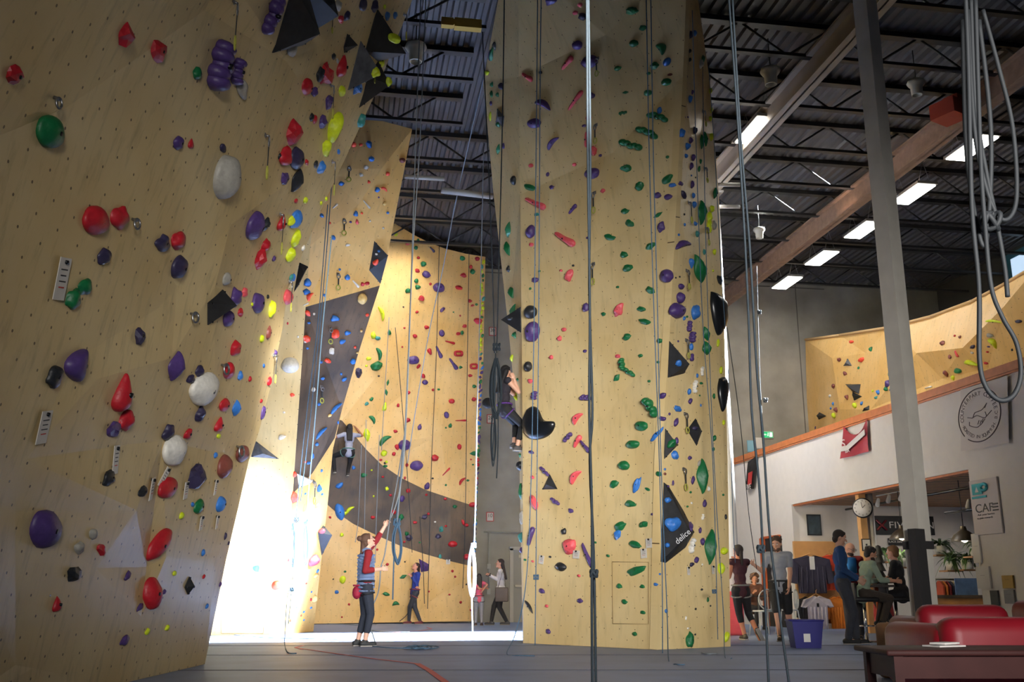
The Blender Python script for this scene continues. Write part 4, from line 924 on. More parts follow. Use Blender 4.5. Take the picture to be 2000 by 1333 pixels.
rope_blue = mat('rope_blue', (66, 96, 122), .8, noise_amt=.25, nscale=60); rope_dark = mat('rope_dark', (22, 34, 42), .8, noise_amt=.3, nscale=60)
rope_grey = mat('rope_grey', (128, 136, 142), .8, noise_amt=.2, nscale=60); rope_white = mat('rope_white', (226, 226, 224), .8); rope_pale = mat('rope_pale', (150, 190, 214), .8, noise_amt=.2, nscale=60)
def rope(m, label, strands, r=.0065, knots=(), floorpts=(), group='climbing ropes hanging in the hall'):
    """strands: lists of (px, py, depth); lowest strand may run on along the floor"""
    mb_ = MB()
    for s in strands:
        mb_.tube(smoothpath([at(*q) if len(q) == 3 else onz(q[0], q[1], .012) for q in s], 7), r, 6)
    o = mb_.build('climbing_rope', m, origin=at(*strands[0][0]) if len(strands[0][0]) == 3 else None)
    tag(o, label, 'rope', group)
    for (x, y, d, s) in knots:
        c = at(x, y, d); k = MB(); S = s * d / F
        pts = [c + RT * (math.sin(2 * a) * .5 * S) + UPC * (math.cos(3 * a) * .5 * S) + FH * (math.sin(3 * a) * .25 * S) for a in [2 * math.pi * i / 40 for i in range(41)]]
        k.tube(pts, r * 1.15, 6); k.build('knot', m, o)
    return o
def loops(x, y0, y1, d, w, n, seed=0):
    rg = random.Random(seed); out = []
    for i in range(n):
        a = rg.uniform(.6, 1) * w; b = y1 - rg.uniform(0, (y1 - y0) * .12); dd = d + rg.uniform(-.04, .04); ox = rg.uniform(-w * .15, w * .15)
        out.append([(x + ox, y0, d), (x + ox - a * .5, y0 + (b - y0) * .3, dd), (x + ox - a * .55, y0 + (b - y0) * .7, dd), (x + ox, b, dd), (x + ox + a * .55, y0 + (b - y0) * .7, dd), (x + ox + a * .45, y0 + (b - y0) * .3, dd), (x + ox, y0, d)])
    return out
rope(rope_grey, 'pair of grey ropes running down to the woman in the quilted vest', [[(832, -10, 14.5), (820, 280, 14.8), (806, 500, 15), (792, 850, 15.4), (780, 960, 15.6), (764, 1012, 15.6)], [(822, -10, 14.5), (812, 280, 14.9), (801, 600, 15.2), (790, 850, 15.6), (776, 1020, 15.8)]], .009)
rope(rope_blue, 'thick blue rope coil hanging right of the vested woman', [[(790, 850, 16), (780, 960, 16), (774, 1020, 16)]] + loops(776, 1022, 1104, 16, 15, 6, 3) + [[(771, 1030, 16), (769, 1100, 16), (767, 1172, 16)]], .011, [(775, 1020, 16, 12)])
rope(rope_grey, 'slanting pale rope crossing in front of the back wall', [[(945, 150, 16.8), (918, 270, 18.4), (889, 400, 20), (866, 520, 21), (838, 650, 22), (812, 800, 23), (796, 905, 24)]], .010)
rope(rope_dark, 'dark blue rope bundle hanging beside the climber at the pillar edge', [[(985, -10, 14.6), (982, 200, 15.2), (976, 460, 16), (970, 690, 16.4)], [(940, 20, 16), (958, 420, 16), (966, 690, 16.4)], [(968, 690, 16.4), (966, 800, 16.4), (962, 900, 16.4)], [(972, 700, 16.4), (973, 850, 16.4), (970, 935, 16.4)]] + loops(969, 700, 822, 16.4, 18, 6, 5) + loops(964, 800, 915, 16.4, 11, 2, 8), .010, [(970, 678, 16.4, 14)])
rope(rope_blue, 'pale pair of ropes at the left of the pillar ending on the floor', [[(1050, -10, 13.4), (1047, 300, 13.8), (1043, 640, 14.4), (1036, 980, 14.9), (1026, 1150, 15), (1006, 1240, 15), (990, 1278), (1018, 1281), (1044, 1282)], [(1057, -10, 13.4), (1055, 150, 13.6), (1052, 640, 14.5), (1048, 1000, 15), (1045, 1262, 15)]], .007, [(1047, 1128, 15, 9), (1044, 1281, 14.7, 10)])
rope(rope_dark, 'thick dark rope hanging close to the camera before the pillar', [[(1146, -20, 4.2), (1148, 300, 4.2), (1152, 600, 4.2), (1151, 800, 4.2), (1156, 1000, 4.2), (1156, 1200, 4.2), (1158, 1420, 4.2)], [(1149, -20, 4.25), (1153, 300, 4.25), (1151, 560, 4.25), (1157, 800, 4.25), (1152, 900, 4.25), (1160, 1100, 4.25), (1165, 1420, 4.25)]], .0055, [(1160, 1121, 4.2, 12)])
rope(rope_blue, 'pair of blue ropes on the right of the pillar front with a floor knot', [[(1262, -10, 12.3), (1268, 300, 12.9), (1277, 600, 13.6), (1286, 850, 14.2), (1293, 1100, 14.4), (1294, 1278, 14.3)], [(1271, -10, 12.3), (1276, 300, 12.9), (1284, 600, 13.6), (1291, 900, 14.2), (1303, 1200, 14.3), (1306, 1290), (1320, 1298), (1338, 1299)]], .007, [(1307, 1289, 14.1, 14)])
rope(rope_dark, 'long dark pair of ropes right of the pillar, sagging near the camera', [[(1423, -10, 6.2), (1437, 180, 6.2), (1452, 420, 6.2), (1462, 620, 6.2), (1468, 800, 6.2), (1482, 940, 6.2), (1490, 1080, 6.2), (1502, 1350, 6.2)], [(1430, -10, 6.2), (1446, 260, 6.2), (1464, 480, 6.2), (1478, 720, 6.2), (1490, 850, 6.2), (1503, 1040, 6.2), (1520, 1180, 6.2), (1543, 1350, 6.2)]], .0075, [(1486, 1073, 6.2, 12)])
rope(rope_blue, "thin pair of ropes down the pillar's right side", [[(1352, 20, 13), (1360, 300, 14.5), (1372, 620, 15), (1392, 900, 15.2), (1402, 1250, 15.3)], [(1372, 120, 15), (1378, 450, 15.2), (1388, 760, 15.3), (1400, 1000, 15.2), (1413, 1200, 15.2), (1416, 1284), (1430, 1286)]], .006, [(1431, 1284, 15, 12), (1395, 1156, 15.1, 7)])
rope(rope_blue, "thin rope along the pillar's right rim", [[(1384, 130, 15.4), (1396, 300, 15.6), (1408, 520, 15.8), (1424, 760, 15.8), (1431, 1000, 15.8), (1436, 1100, 16)]], .006)
rope(rope_dark, 'thin dark rope with a red tag hanging before the concrete wall', [[(1478, 520, 20), (1484, 740, 20), (1494, 900, 20), (1498, 980, 20)]], .009, [(1483, 610, 20, 7), (1495, 782, 20, 8)])
rope(rope_dark, 'slanting thin rope leading to the man in the grey shirt', [[(1420, 640, 15), (1446, 830, 16), (1462, 1000, 17), (1478, 1112, 17.4)]], .006)
rope(mat('cable_black', (16, 20, 24), .7), 'black coiled cable bundle looping down at the upper right', [[(1886, -10, 4), (1892, 150, 4), (1898, 400, 4), (1912, 560, 4), (1913, 700, 4), (1925, 755, 4), (1952, 782, 4), (1980, 772, 4), (1994, 730, 4), (1985, 670, 4), (1958, 620, 4), (1936, 560, 4), (1924, 440, 4), (1915, 300, 4), (1905, -10, 4)], [(1896, -10, 4.1), (1905, 200, 4.1), (1925, 330, 4.1), (1944, 420, 4.1), (1962, 520, 4.1), (1968, 580, 4.1)], [(1890, 20, 4.1), (1903, 250, 4.1), (1930, 380, 4.1), (1960, 430, 4.1), (1985, 390, 4.1), (1978, 250, 4.1), (1950, 130, 4.1), (1920, 20, 4.1)], [(1880, 40, 4.1), (1888, 300, 4.1), (1915, 470, 4.1), (1930, 440, 4.1), (1935, 250, 4.1), (1912, 40, 4.1)]], .0105, [(1935, 432, 4.05, 34)])
rope(rope_blue, 'dark blue rope hanging before the sunlit wall, tail on the floor', [[(640, 400, 16.5), (622, 620, 16.7), (600, 800, 17), (583, 960, 17.2), (577, 1030, 17.3), (573, 1110, 17.3), (567, 1180, 17.2), (563, 1220, 17)], [(574, 1050, 17.3), (570, 1120, 17.3), (561, 1170, 17.2), (557, 1230, 16.6), (556, 1258), (562, 1275), (579, 1277)], [(648, 360, 16.4), (632, 560, 16.7), (608, 800, 17), (587, 980, 17.2)]] + loops(572, 1022, 1110, 17.3, 9, 2, 4), .008, [(579, 1016, 17.3, 9), (570, 1152, 17.2, 7)])
rope(rope_pale, 'pale blue rope coil lit by the sun before the warm wall', [[(648, 460, 17), (630, 640, 17.2), (617, 800, 17.5), (603, 960, 17.8), (598, 1020, 17.9)], [(596, 1020, 17.9), (598, 1080, 17.9), (598, 1128, 17.9)]] + loops(597, 1022, 1112, 17.9, 10, 5, 6), .010, [(597, 1020, 17.9, 9)])
rope(rope_white, 'bright white rope with a long coil before the back wall', [[(931, 820, 20.5), (929, 960, 20.5), (926, 1066, 20.5)], [(921, 1160, 20.5), (923, 1236, 20.5)]] + loops(922, 1066, 1172, 20.5, 13, 4, 9), .014, [(925, 1066, 20.5, 8)])
rope(rope_grey, 'long grey rope running up from the white coil', [[(945, 280, 19), (940, 500, 19.6), (935, 700, 20), (931, 820, 20.4)]], .010)
for i, (pts, l) in enumerate((([(706, 870), (700, 1010), (694, 1060)], 'left thin rope hanging over the dark band behind the vested woman'), ([(715, 820), (712, 1035)], 'second thin rope hanging over the dark band'), ([(741, 850), (735, 1020), (733, 1100)], 'third thin rope over the dark band'),
        ([(760, 620), (752, 760), (745, 880)], 'thin rope down the yellow left part of the back wall'), ([(772, 640), (786, 800), (800, 990), (805, 1080)], 'thin slack rope leading to the woman in blue'), ([(858, 478), (852, 700), (843, 900), (838, 1090), (835, 1190)], 'thin rope pair in the middle of the back wall'),
        ([(916, 497), (912, 760), (909, 1000), (904, 1150)], 'thin rope near the right rim of the back wall'), ([(820, 1010), (826, 1100), (829, 1180)], 'short rope tail right of the woman in blue'), ([(806, 1120), (800, 1190), (780, 1215)], 'slack brake rope beside the woman in blue'))):
    rope(rope_grey if i < 4 else rope_dark, l, [[(x, y, min(dB(x, y), 27.4) - .5) for x, y in pts]], .009, group='thin ropes on the back wall')
# rope pile on the floor beside the vested woman
rg = random.Random(4); S = []
for i in range(7):
    cx_ = 820 + rg.uniform(-16, 16); w_ = rg.uniform(10, 30); S.append([(cx_ - w_, 1266 + rg.uniform(-1, 1)), (cx_ - w_ * .3, 1262 + rg.uniform(-1, 1)), (cx_ + w_ * .5, 1262), (cx_ + w_, 1265), (cx_ + w_ * .2, 1268), (cx_ - w_, 1266)])
S.append([(728, 1263), (760, 1266), (800, 1267), (830, 1266)])
mb_ = MB()
for j, s in enumerate(S): mb_.tube(smoothpath([onz(x, y, .012 + .012 * (j % 4)) for x, y in s], 7), .008, 6)
o = mb_.build('climbing_rope', rope_blue, origin=onz(820, 1266, 0)); tag(o, 'blue rope heaped on the floor right of the vested woman', 'rope', 'climbing ropes hanging in the hall')
for pts, l in (([(455, 1240), (520, 1246), (640, 1249), (700, 1248)], 'thin rope lying along the sunlit floor'), ([(722, 1231), (745, 1234), (770, 1235), (800, 1235)], 'pale rope end on the floor behind the vested woman'), ([(640, 1219), (670, 1220), (700, 1222), (735, 1220)], 'thin dark rope along the foot of the back wall'), ([(1370, 1276), (1385, 1278), (1400, 1277)], 'short rope end on the floor by the pillar')):
    mb_ = MB(); mb_.tube(smoothpath([onz(x, y, .012) for x, y in pts], 6), .009, 6); tag(mb_.build('climbing_rope', rope_grey, origin=onz(*pts[0], 0)), l, 'rope', 'rope ends on the floor')

# ================================================================ ROOF FIXTURES
lampm = mat('lamp_panel', (255, 250, 240), .4, emit=14); housing = mat('lamp_housing', (120, 118, 114), .5)
def panel_lamp(px, py, label, pw=18):
    p = onz(px, py, 9.8); r = thing('panel_light', p, label, 'ceiling light', 'panel lights under the roof')
    m = MB(); m.box(p + UPZ * .04, (.5, 1.25, .06)); m.build('lamp_housing', housing, r)
    m = MB(); m.box(p, (.44, 1.15, .03)); m.build('lamp_panel', lampm, r)
    for s in (-.5, .5): m = MB(); m.tube([p + Vector((-.15, s, .05)), p + Vector((0, s, .62)), p + Vector((.15, s, .05))], .01, 6); m.build('hanger_wire', metal, r)
    l = bpy.data.lights.new('panel_glow', 'AREA'); l.shape = 'RECTANGLE'; l.size = .4; l.size_y = 1.1; l.energy = pw; l.color = (1, .98, .94)
    o = bpy.data.objects.new('panel_glow', l); COL.objects.link(o); o.parent = r; o.location = (0, 0, -.05)
for x, y, l in ((1478, 256, 'largest glowing light panel, right of the pillar top'), (1898, 290, 'glowing panel behind the black cables'), (1783, 380, 'glowing panel right of the grey column'), (1686, 450, 'glowing panel just left of the grey column'),
                (1605, 505, 'glowing panel second from the concrete wall'), (1537, 553, 'smallest glowing panel nearest the concrete wall')): panel_lamp(x, y, l)
hoodm = mat('hood_cream', (206, 202, 186), .4)
for x, y, z, s, l in ((812, 104, 9.6, 1.15, 'cream bell lamp above the warm wall'), (1505, 150, 9.6, 1.1, 'cream bell lamp under the girder right of the pillar'), (1790, 172, 9.6, 1.0, 'cream bell lamp at the upper right'), (1483, 456, 9.6, .95, 'cream bell lamp near the concrete wall')):
    p = onz(x, y, z); m = MB(); s *= .17
    m.lathe(p, [(0, .9 * s), (.35 * s, .95 * s), (.85 * s, .8 * s), (.95 * s, .55 * s), (.8 * s, .3 * s), (.62 * s, .1 * s), (.56 * s, -.8 * s), (.48 * s, -.85 * s), (.45 * s, -.5 * s), (0, -.45 * s)], 20)
    o = m.build('bell_lamp', hoodm, origin=p); tag(o, l, 'ceiling lamp', 'unlit bell lamps'); m = MB(); m.tube([p + UPZ * s * .9, p + UPZ * .75], .012, 6); m.build('hanger_wire', steel_d, o)
m = MB(); p = onz(868, 44, 9.95); q = onz(925, 50, 9.95)
m.box((p + q) / 2, ((q - p).length * .42, .12, .10), 0); m.box(p + (q - p) * .1, (.2, .12, .14)); m.box(p + (q - p) * .8, (.45, .14, .16)); tag(m.build('beam_trolley', mat('trolley_yellow', (196, 160, 60), .6), origin=p), 'yellow beam trolley hanging under the roof joist at the top', 'trolley')
m = MB(); p = onz(1855, 218, 9.5); m.box(p, (.5, .5, .3), .4); m.box(p + Vector((.2, .1, .2)), (.3, .3, .3), .4); tag(m.build('unit_heater', mat('heater_red', (150, 52, 34), .6), origin=p), 'rust red heater box under the roof behind the black cables', 'heater')
m = MB(); a = onz(790, 345, 9.2); b = onz(868, 350, 9.2); m.tube([a, b], .05, 8); a = onz(862, 372, 9.0); b = onz(962, 384, 9.0); m.tube([a, b], .07, 8); tag(m.build('duct_pipe', mat('pipe_grey', (170, 166, 156), .5), origin=a), 'pale pipes under the roof left of the pillar', 'pipe')
for y_, l_ in ((361, 'upper unlit grey strip fitting just right of the pillar'), (404, 'lower unlit grey strip fitting just right of the pillar')):
    m = MB(); m.tube([onz(1403, y_, 8.8), onz(1445, y_, 8.8)], .045, 8); tag(m.build('strip_light', mat('strip_grey', (180, 176, 168), .5), origin=onz(1405, y_, 8.8)), l_, 'strip light')

# signs on the concrete wall
sgw = mat('sign_white', (226, 222, 216), .6); sgr = mat('sign_red', (170, 50, 48), .6); sgk = mat('sign_black', (30, 30, 32), .6)
def flat_sign(name, c, n, w, h, frame, face, texts, label, cat, brd=.03, tm=None):
    """a flat sign facing n; texts: (string, size, dx, dy)"""
    n = Vector(n).normalized(); ex = UPZ.cross(n).normalized(); M = Matrix((ex, UPZ, n)).transposed(); m = MB()
    m.box(c, (w, h, .02), 0, 0, M); o = m.build(name, frame, origin=c); tag(o, label, cat)
    m = MB(); m.box(c + n * .012, (w - 2 * brd, h - 2 * brd, .006), 0, 0, M); m.build('sign_face', face, o)
    if texts:
        m = MB()
        for t in texts: add_text(m, t[0], t[1], c + n * .018 + ex * t[2] + UPZ * t[3], ex, UPZ, 0, 'CENTER', t[4] if len(t) > 4 else 1)
        m.build('lettering', tm or sgk, o)
    return o
for x, y, t, l in ((962, 648, '30', 'red-framed white sign reading 30, highest on the concrete'), (958, 819, '20', 'red-framed sign reading 20 behind the climber'), (957, 1010, '10', 'red-framed sign reading 10, lowest on the concrete')):
    flat_sign('height_sign', onw(x, y, WB - .02), (0, -1, 0), .22, .27, sgr, sgw, [(t, .15, 0, .03), ('METERS'[:4].lower(), .05, 0, -.07)][:1] + [], l, 'sign', .022)
m = MB(); a = onw(945, 1040, WB - .05); b = onw(1030, 1041, WB - .05); m.tube([a, b], .022, 8); c = onw(950, 1100, WB - .05); m.tube([a + Vector((.15, 0, 0)), Vector((a.x + .15, a.y, .9))], .018, 8)
m.box((a.x + .15, a.y, .85), (.1, .06, .16)); m.box((a.x + .15, a.y, 1.55), (.1, .06, .14)); tag(m.build('conduit', mat('conduit_grey', (160, 158, 150), .5), origin=a), 'grey conduit with boxes on the concrete by the grey door', 'conduit')
# exit sign, notices at the balcony
p = onw(1499, 850, WB - .035); m = MB(); m.box(p, (.36, .06, .22)); o = m.build('exit_sign', mat('exit_case', (200, 206, 200), .5), origin=p); tag(o, 'green lit exit sign with a running figure above the rail', 'exit sign')
m = MB(); m.box(p + Vector((0, -.04, 0)), (.32, .02, .18)); m.build('lit_face', mat('exit_green', (30, 160, 100), .5, emit=1.0), o)
m = MB(); y_ = p.y - .055; m.box((p.x + .09, y_, p.z), (.09, .006, .14)); m.box((p.x - .1, y_, p.z), (.08, .006, .02)); m.tube([(p.x - .13, y_, p.z), (p.x - .1, y_, p.z + .03)], .008, 4); m.tube([(p.x - .13, y_, p.z), (p.x - .1, y_, p.z - .03)], .008, 4)
m.ell((p.x, y_, p.z + .055), (.014, .005, .014)); m.tube([(p.x, y_, p.z + .04), (p.x - .01, y_, p.z - .01), (p.x - .035, y_, p.z - .05)], .009, 5); m.tube([(p.x - .01, y_, p.z - .01), (p.x + .02, y_, p.z - .03), (p.x + .02, y_, p.z - .06)], .009, 5); m.tube([(p.x - .03, y_, p.z + .01), (p.x, y_, p.z + .03), (p.x + .03, y_, p.z + .01)], .007, 5)
m.build('pictogram', mat('exit_white', (236, 244, 238), .5, emit=.8), o)
flat_sign('notice', onw(1466, 872, WB - .02), (0, -1, 0), .22, .36, mat('notice_blue', (130, 176, 196), .6), mat('notice_blue2', (140, 190, 210), .6), [], 'pale blue notice pinned above the balcony rail', 'notice', .02)
flat_sign('notice', onw(1481, 866, WB - .02), (0, -1, 0), .26, .34, sgw, sgw, [], 'white notice beside the pale blue one', 'notice', .02)

# ================================================================ BANNERS AND POSTERS ON THE WHITE WALL (facing -u)
NX = Vector((-1, 0, 0)); EXW = UPZ.cross(NX)     # text runs towards the camera
def quad_cloth(name, corners, m, label, cat, nx=10, ny=10, fold=.03, sag=0.0, seed=0, origin=None):
    """cloth hung on the white wall from 4 pixel corners tl, tr, br, bl"""
    tl, tr_, br, bl = [onu(*c, UR - .03) for c in corners]; vs = []; rg = random.Random(seed); ph = rg.random() * 6
    for j in range(ny + 1):
        for i in range(nx + 1):
            s, t = i / nx, j / ny; q = (tl * (1 - s) + tr_ * s) * (1 - t) + (bl * (1 - s) + br * s) * t
            q = q + Vector((-.02 - fold * (.5 + .5 * math.sin(s * 9 + ph + t * 2)) * (.3 + t), 0, -sag * 4 * s * (1 - s) * (1 - t))); vs.append(q)
    fs = [(j * (nx + 1) + i, j * (nx + 1) + i + 1, (j + 1) * (nx + 1) + i + 1, (j + 1) * (nx + 1) + i) for j in range(ny) for i in range(nx)]
    m_ = MB(); m_.add(vs, fs, 0, True); o = m_.build(name, m, origin=tl); tag(o, label, cat)
    return o, tl, tr_, br, bl
o, tl, tr_, br, bl = quad_cloth('banner', [(1649, 831), (1696, 816), (1700, 883), (1646, 897)], mat('banner_red', (122, 32, 42), .55), 'dark red banner with a white stripe sagging on the balcony wall', 'banner', sag=.28, fold=.04)
m = MB()
def onb(s, t, e=.0): return (tl * (1 - s) + tr_ * s) * (1 - t) + (bl * (1 - s) + br * s) * t + Vector((-.09 - e, 0, 0))
for (s0, t0, s1, t1, hh) in ((.02, .72, .3, .74, .09), (.3, .74, .98, .42, .10)):
    hh *= .6; a, b = onb(s0, t0), onb(s1, t1); m.add([a + UPZ * hh, b + UPZ * hh, b - UPZ * hh, a - UPZ * hh], [(0, 1, 2, 3)])
add_text(m, 'S', .26, onb(.17, .60, .01), EXW, UPZ, 0, 'CENTER', 1.6); add_text(m, 'BA', .10, onb(.33, .84, .01), EXW, UPZ, 0, 'CENTER', 1.6)
m.build('white_stripe', sgw, o)
o, tl, tr_, br, bl = quad_cloth('banner', [(1463, 903), (1481, 890), (1476, 955), (1460, 958)], mat('banner_black', (26, 24, 24), .6), 'narrow black and red banner twisted under the rail', 'banner', fold=.05, seed=3)
m = MB(); a, b = onb(.35, .45), onb(.85, .45); c, d_ = onb(.85, .86), onb(.35, .86); m.add([a, b, c, d_], [(0, 1, 2, 3)]); add_text(m, 'FIVE', .2, onb(.5, .93, .01), EXW, UPZ, 1); m.build('red_print', [sgr, sgw], o)
o, tl, tr_, br, bl = quad_cloth('banner', [(1878, 762), (1970, 735), (1973, 866), (1880, 882)], mat('banner_white', (214, 206, 200), .7), 'white coffee roaster banner with a handshake drawing in a circle', 'banner', fold=.01, seed=2)
m = MB(); cc = onb(.5, .5, .02); ra = (tr_ - tl).length * .45; rb = abs(tl.z - bl.z) * .42
def oval(t, k=1.0): return cc + EXW * (math.cos(t) * ra * k) + UPZ * (math.sin(t) * rb * k)
m.tube([oval(math.radians(a), 1 + .03 * math.sin(a / 30)) for a in range(-128, 226, 6)], .010, 5)
def arc_text(txt, a0, a1, k, size, flip=False):
    n_ = len(txt)
    for i, ch in enumerate(txt):
        if ch == ' ': continue
        a = math.radians(a0 + (a1 - a0) * i / (n_ - 1)); vs, fs = text_geo(ch, size)
        tx, ty = math.sin(a), -math.cos(a)
        if flip: tx, ty = -tx, -ty
        gx, gy = -ty, tx
        m.add([cc + NX * .006 + EXW * ((math.cos(a) * k + tx * v.x + gx * v.y) * ra) + UPZ * ((math.sin(a) * k + ty * v.x + gy * v.y) * rb) + NX * v.z for v in vs], fs)
arc_text('COUNTERPART COFFEE', 184, 8, .80, .22); arc_text('ROASTED IN SQUAMISH. B.C', 204, 354, .82, .19, True)
arc_text('••', 198, 350, .8, .1)
def hs(pts, r=.007): m.tube(smoothpath([cc + EXW * (x * ra) + UPZ * (y * rb) for x, y in pts], 4), r, 5)
hs([(-.55, .02), (-.42, -.02), (-.30, -.04), (-.18, .12), (.0, .14), (.2, .18), (.42, .36)]); hs([(-.3, -.04), (-.1, .0), (.1, -.1), (.26, -.16), (.34, -.1), (.3, .06)])
hs([(-.5, -.3), (-.34, -.38), (-.15, -.44), (-.02, -.4), (.1, -.34), (.26, -.2)]); hs([(-.1, -.34), (-.02, -.2)]); hs([(.0, -.36), (.08, -.22)]); hs([(.1, -.3), (.18, -.17)]); hs([(-.5, -.3), (-.48, -.16)]); hs([(.34, -.12), (.6, .04)]); hs([(.42, .36), (.3, .2)])
m.build('printed_lettering', mat('print_dark', (66, 50, 52), .7), o)
# cafe poster
pa = onu(1926, 990, UR - .02); hgt = onu(1915, 935, UR).z - onu(1930, 1042, UR).z; wid = abs(onu(1897, 990, UR).y - onu(1952, 990, UR).y)
o = flat_sign('cafe_poster', pa, NX, wid, hgt, mat('poster_white', (196, 188, 186), .7), mat('poster_white2', (200, 192, 190), .7), [('CAF', hgt * .22, -.04 * wid, -hgt * .03, 1.35), ('Ask your barista', hgt * .05, 0, -hgt * .14, 1.5), ('to join rewards', hgt * .05, -.04, -hgt * .2, 1.5)], 'white cafe poster with a teal cup on the wall at right', 'poster', .004)
m = MB(); c = pa + NX * .03; teal = mat('teal_ink', (20, 140, 150), .6)
m.rbox(c + EXW * (-.2 * wid) + UPZ * hgt * .33, (.012, wid * .36, hgt * .2), .005); m.tube(ringpts(c + EXW * (.04 * wid) + UPZ * hgt * .35, NX, EXW, UPZ, wid * .11, hgt * .06), wid * .035, 6); m.box(c + EXW * (-.15 * wid) + UPZ * hgt * .18, (.012, wid * .52, hgt * .04)); m.build('cup_logo', teal, o)
m = MB()
for i in (-1, 0, 1): m.box(pa + NX * .022 + EXW * (.36 * wid) + UPZ * (-hgt * .03 + i * hgt * .055), (.006, wid * .2, hgt * .026))
c = pa + NX * .04 + EXW * (-.2 * wid) + UPZ * hgt * .32; m.build('letter_e', sgk, o)
m = MB(); m.add([c + UPZ * hgt * .06, c - UPZ * hgt * .05 - EXW * wid * .07, c - UPZ * hgt * .05 + EXW * wid * .07], [(0, 1, 2)]); m.build('logo_peak', sgw, o)
for x0, y0, x1, y1, fm_, l in ((1897, 1044, 1918, 1100, sgw, 'narrow white sheet under the cafe poster'), (1906, 1108, 1937, 1150, sgw, 'white timetable sheet low on the wall at right'), (1957, 1125, 1982, 1150, mat('sheet_yellow', (150, 120, 50), .7), 'yellow sheet on the wall at far right'), (1961, 1153, 1984, 1180, mat('sheet_grey', (110, 108, 106), .7), 'grey sheet under the yellow one'), (1934, 1154, 1953, 1184, mat('sheet_dark', (60, 58, 58), .7), 'dark printed sheet low on the wall near the red seat')):
    a = onu(x0, y0, UR - .02); b = onu(x1, y1, UR - .02)
    flat_sign('paper_sheet', Vector((UR - .02, (a.y + b.y) / 2, (a.z + b.z) / 2)), NX, abs(a.y - b.y), abs(a.z - b.z), fm_, fm_, [('. . . .', .06, 0, .05)], l, 'paper', .004)

# ================================================================ CAFE THINGS
CW = ya - .02                        # plane of the cafe's back wall (faces the camera, -w)
NB = Vector((0, -1, 0))
def onc(px, py, off=0.0): return onw(px, py, ya - off)
blackf = mat('frame_black', (24, 24, 24), .4)
p = onc(1590, 1026, .04); flat_sign('framed_picture', p, NB, .36, .5, blackf, mat('photo_dark', (42, 54, 62), .4, noise_amt=.6, nscale=7), [], 'black framed dark photo on the cafe back wall', 'picture', .03)
# black shop banner
a = onc(1705, 1008, .03); b = onc(1826, 1046, .03); bw_, bh = b.x - a.x, a.z - b.z
o = flat_sign('shop_sign', (a + b) / 2, NB, bw_, bh, sgk, mat('sign_black2', (20, 20, 20), .5), [('FIVE TEN', bh * .5, bw_ * .12, 0, 1.35)], 'wide black sign reading FIVE TEN on the cafe wall', 'sign', .01, mat('sign_lettering', (214, 212, 208), .5))
m = MB(); c = (a + b) / 2 - Vector((bw_ * .38, .03, 0)); m.tube([c + Vector((-.13, 0, .12)), c + Vector((.13, 0, -.12))], .03, 4); m.tube([c + Vector((-.13, 0, -.12)), c + Vector((.13, 0, .12))], .03, 4); m.build('red_emblem', mat('emblem_red', (110, 28, 34), .5), o)
a = onc(1738, 1052, .03); b = onc(1772, 1066, .03); flat_sign('shop_sign', (a + b) / 2, NB, b.x - a.x + .1, a.z - b.z, sgk, mat('sign_black2', (20, 20, 20), .5), [('BLACK DIAMOND', .07, 0, 0)], 'small black sign beneath the wide one', 'sign', .01, sgw)
# timber post with clock and framed card, steel pipe beside it
tp_ = onu(1691, 1100, UR + .22); pd = (tp_ - EYE).dot(FH); woodp = mat('post_wood', (206, 158, 104), .5, noise_amt=.15, nscale=5)
m = MB(); m.box((tp_.x, tp_.y, z_h / 2), (.15, .15, z_h)); 
o = m.build('timber_post', woodp, origin=(tp_.x, tp_.y, 0)); tag(o, 'timber post with steel pipe at the cafe opening', 'post')
m = MB(); m.tube([(tp_.x + .2, tp_.y, 0), (tp_.x + .2, tp_.y, z_h)], .075, 14); m.build('steel_pipe', mat('pipe_pale', (170, 168, 166), .4, .3), o)
c = at(1685, 993, pd - .3); r = thing('wall_clock', c, 'round white clock with black rim on the timber post', 'clock')
m = MB(); m.lathe(c, [(0, .05), (.2, .05), (.21, .02), (.21, -.02), (0, -.02)], 28, 0, -FH - RT * .5); m.build('clock_case', blackf, r)
ax = (-FH - RT * .5).normalized(); m = MB(); m.lathe(c + ax * .052, [(0, .002), (.185, .002), (.185, 0)], 28, 0, ax); m.build('clock_face', sgw, r)
m = MB(); ex = UPZ.cross(ax).normalized()
for h_ in range(12):
    an = h_ * math.pi / 6; q = c + ax * .057 + ex * math.sin(an) * .15 + UPZ * math.cos(an) * .15; add_text(m, str(h_ or 12), .045, q, ex, UPZ)
m.tube([c + ax * .06, c + ax * .06 + ex * .06 + UPZ * .06], .006, 5); m.tube([c + ax * .06, c + ax * .06 - ex * .02 + UPZ * .12], .005, 5); m.build('clock_hands', sgk, r)
c = at(1692, 1065, pd - .3); flat_sign('framed_card', c, -FH, .19, .25, blackf, sgw, [('■', .05, 0, 0)], 'small black framed card on the timber post', 'picture', .02)
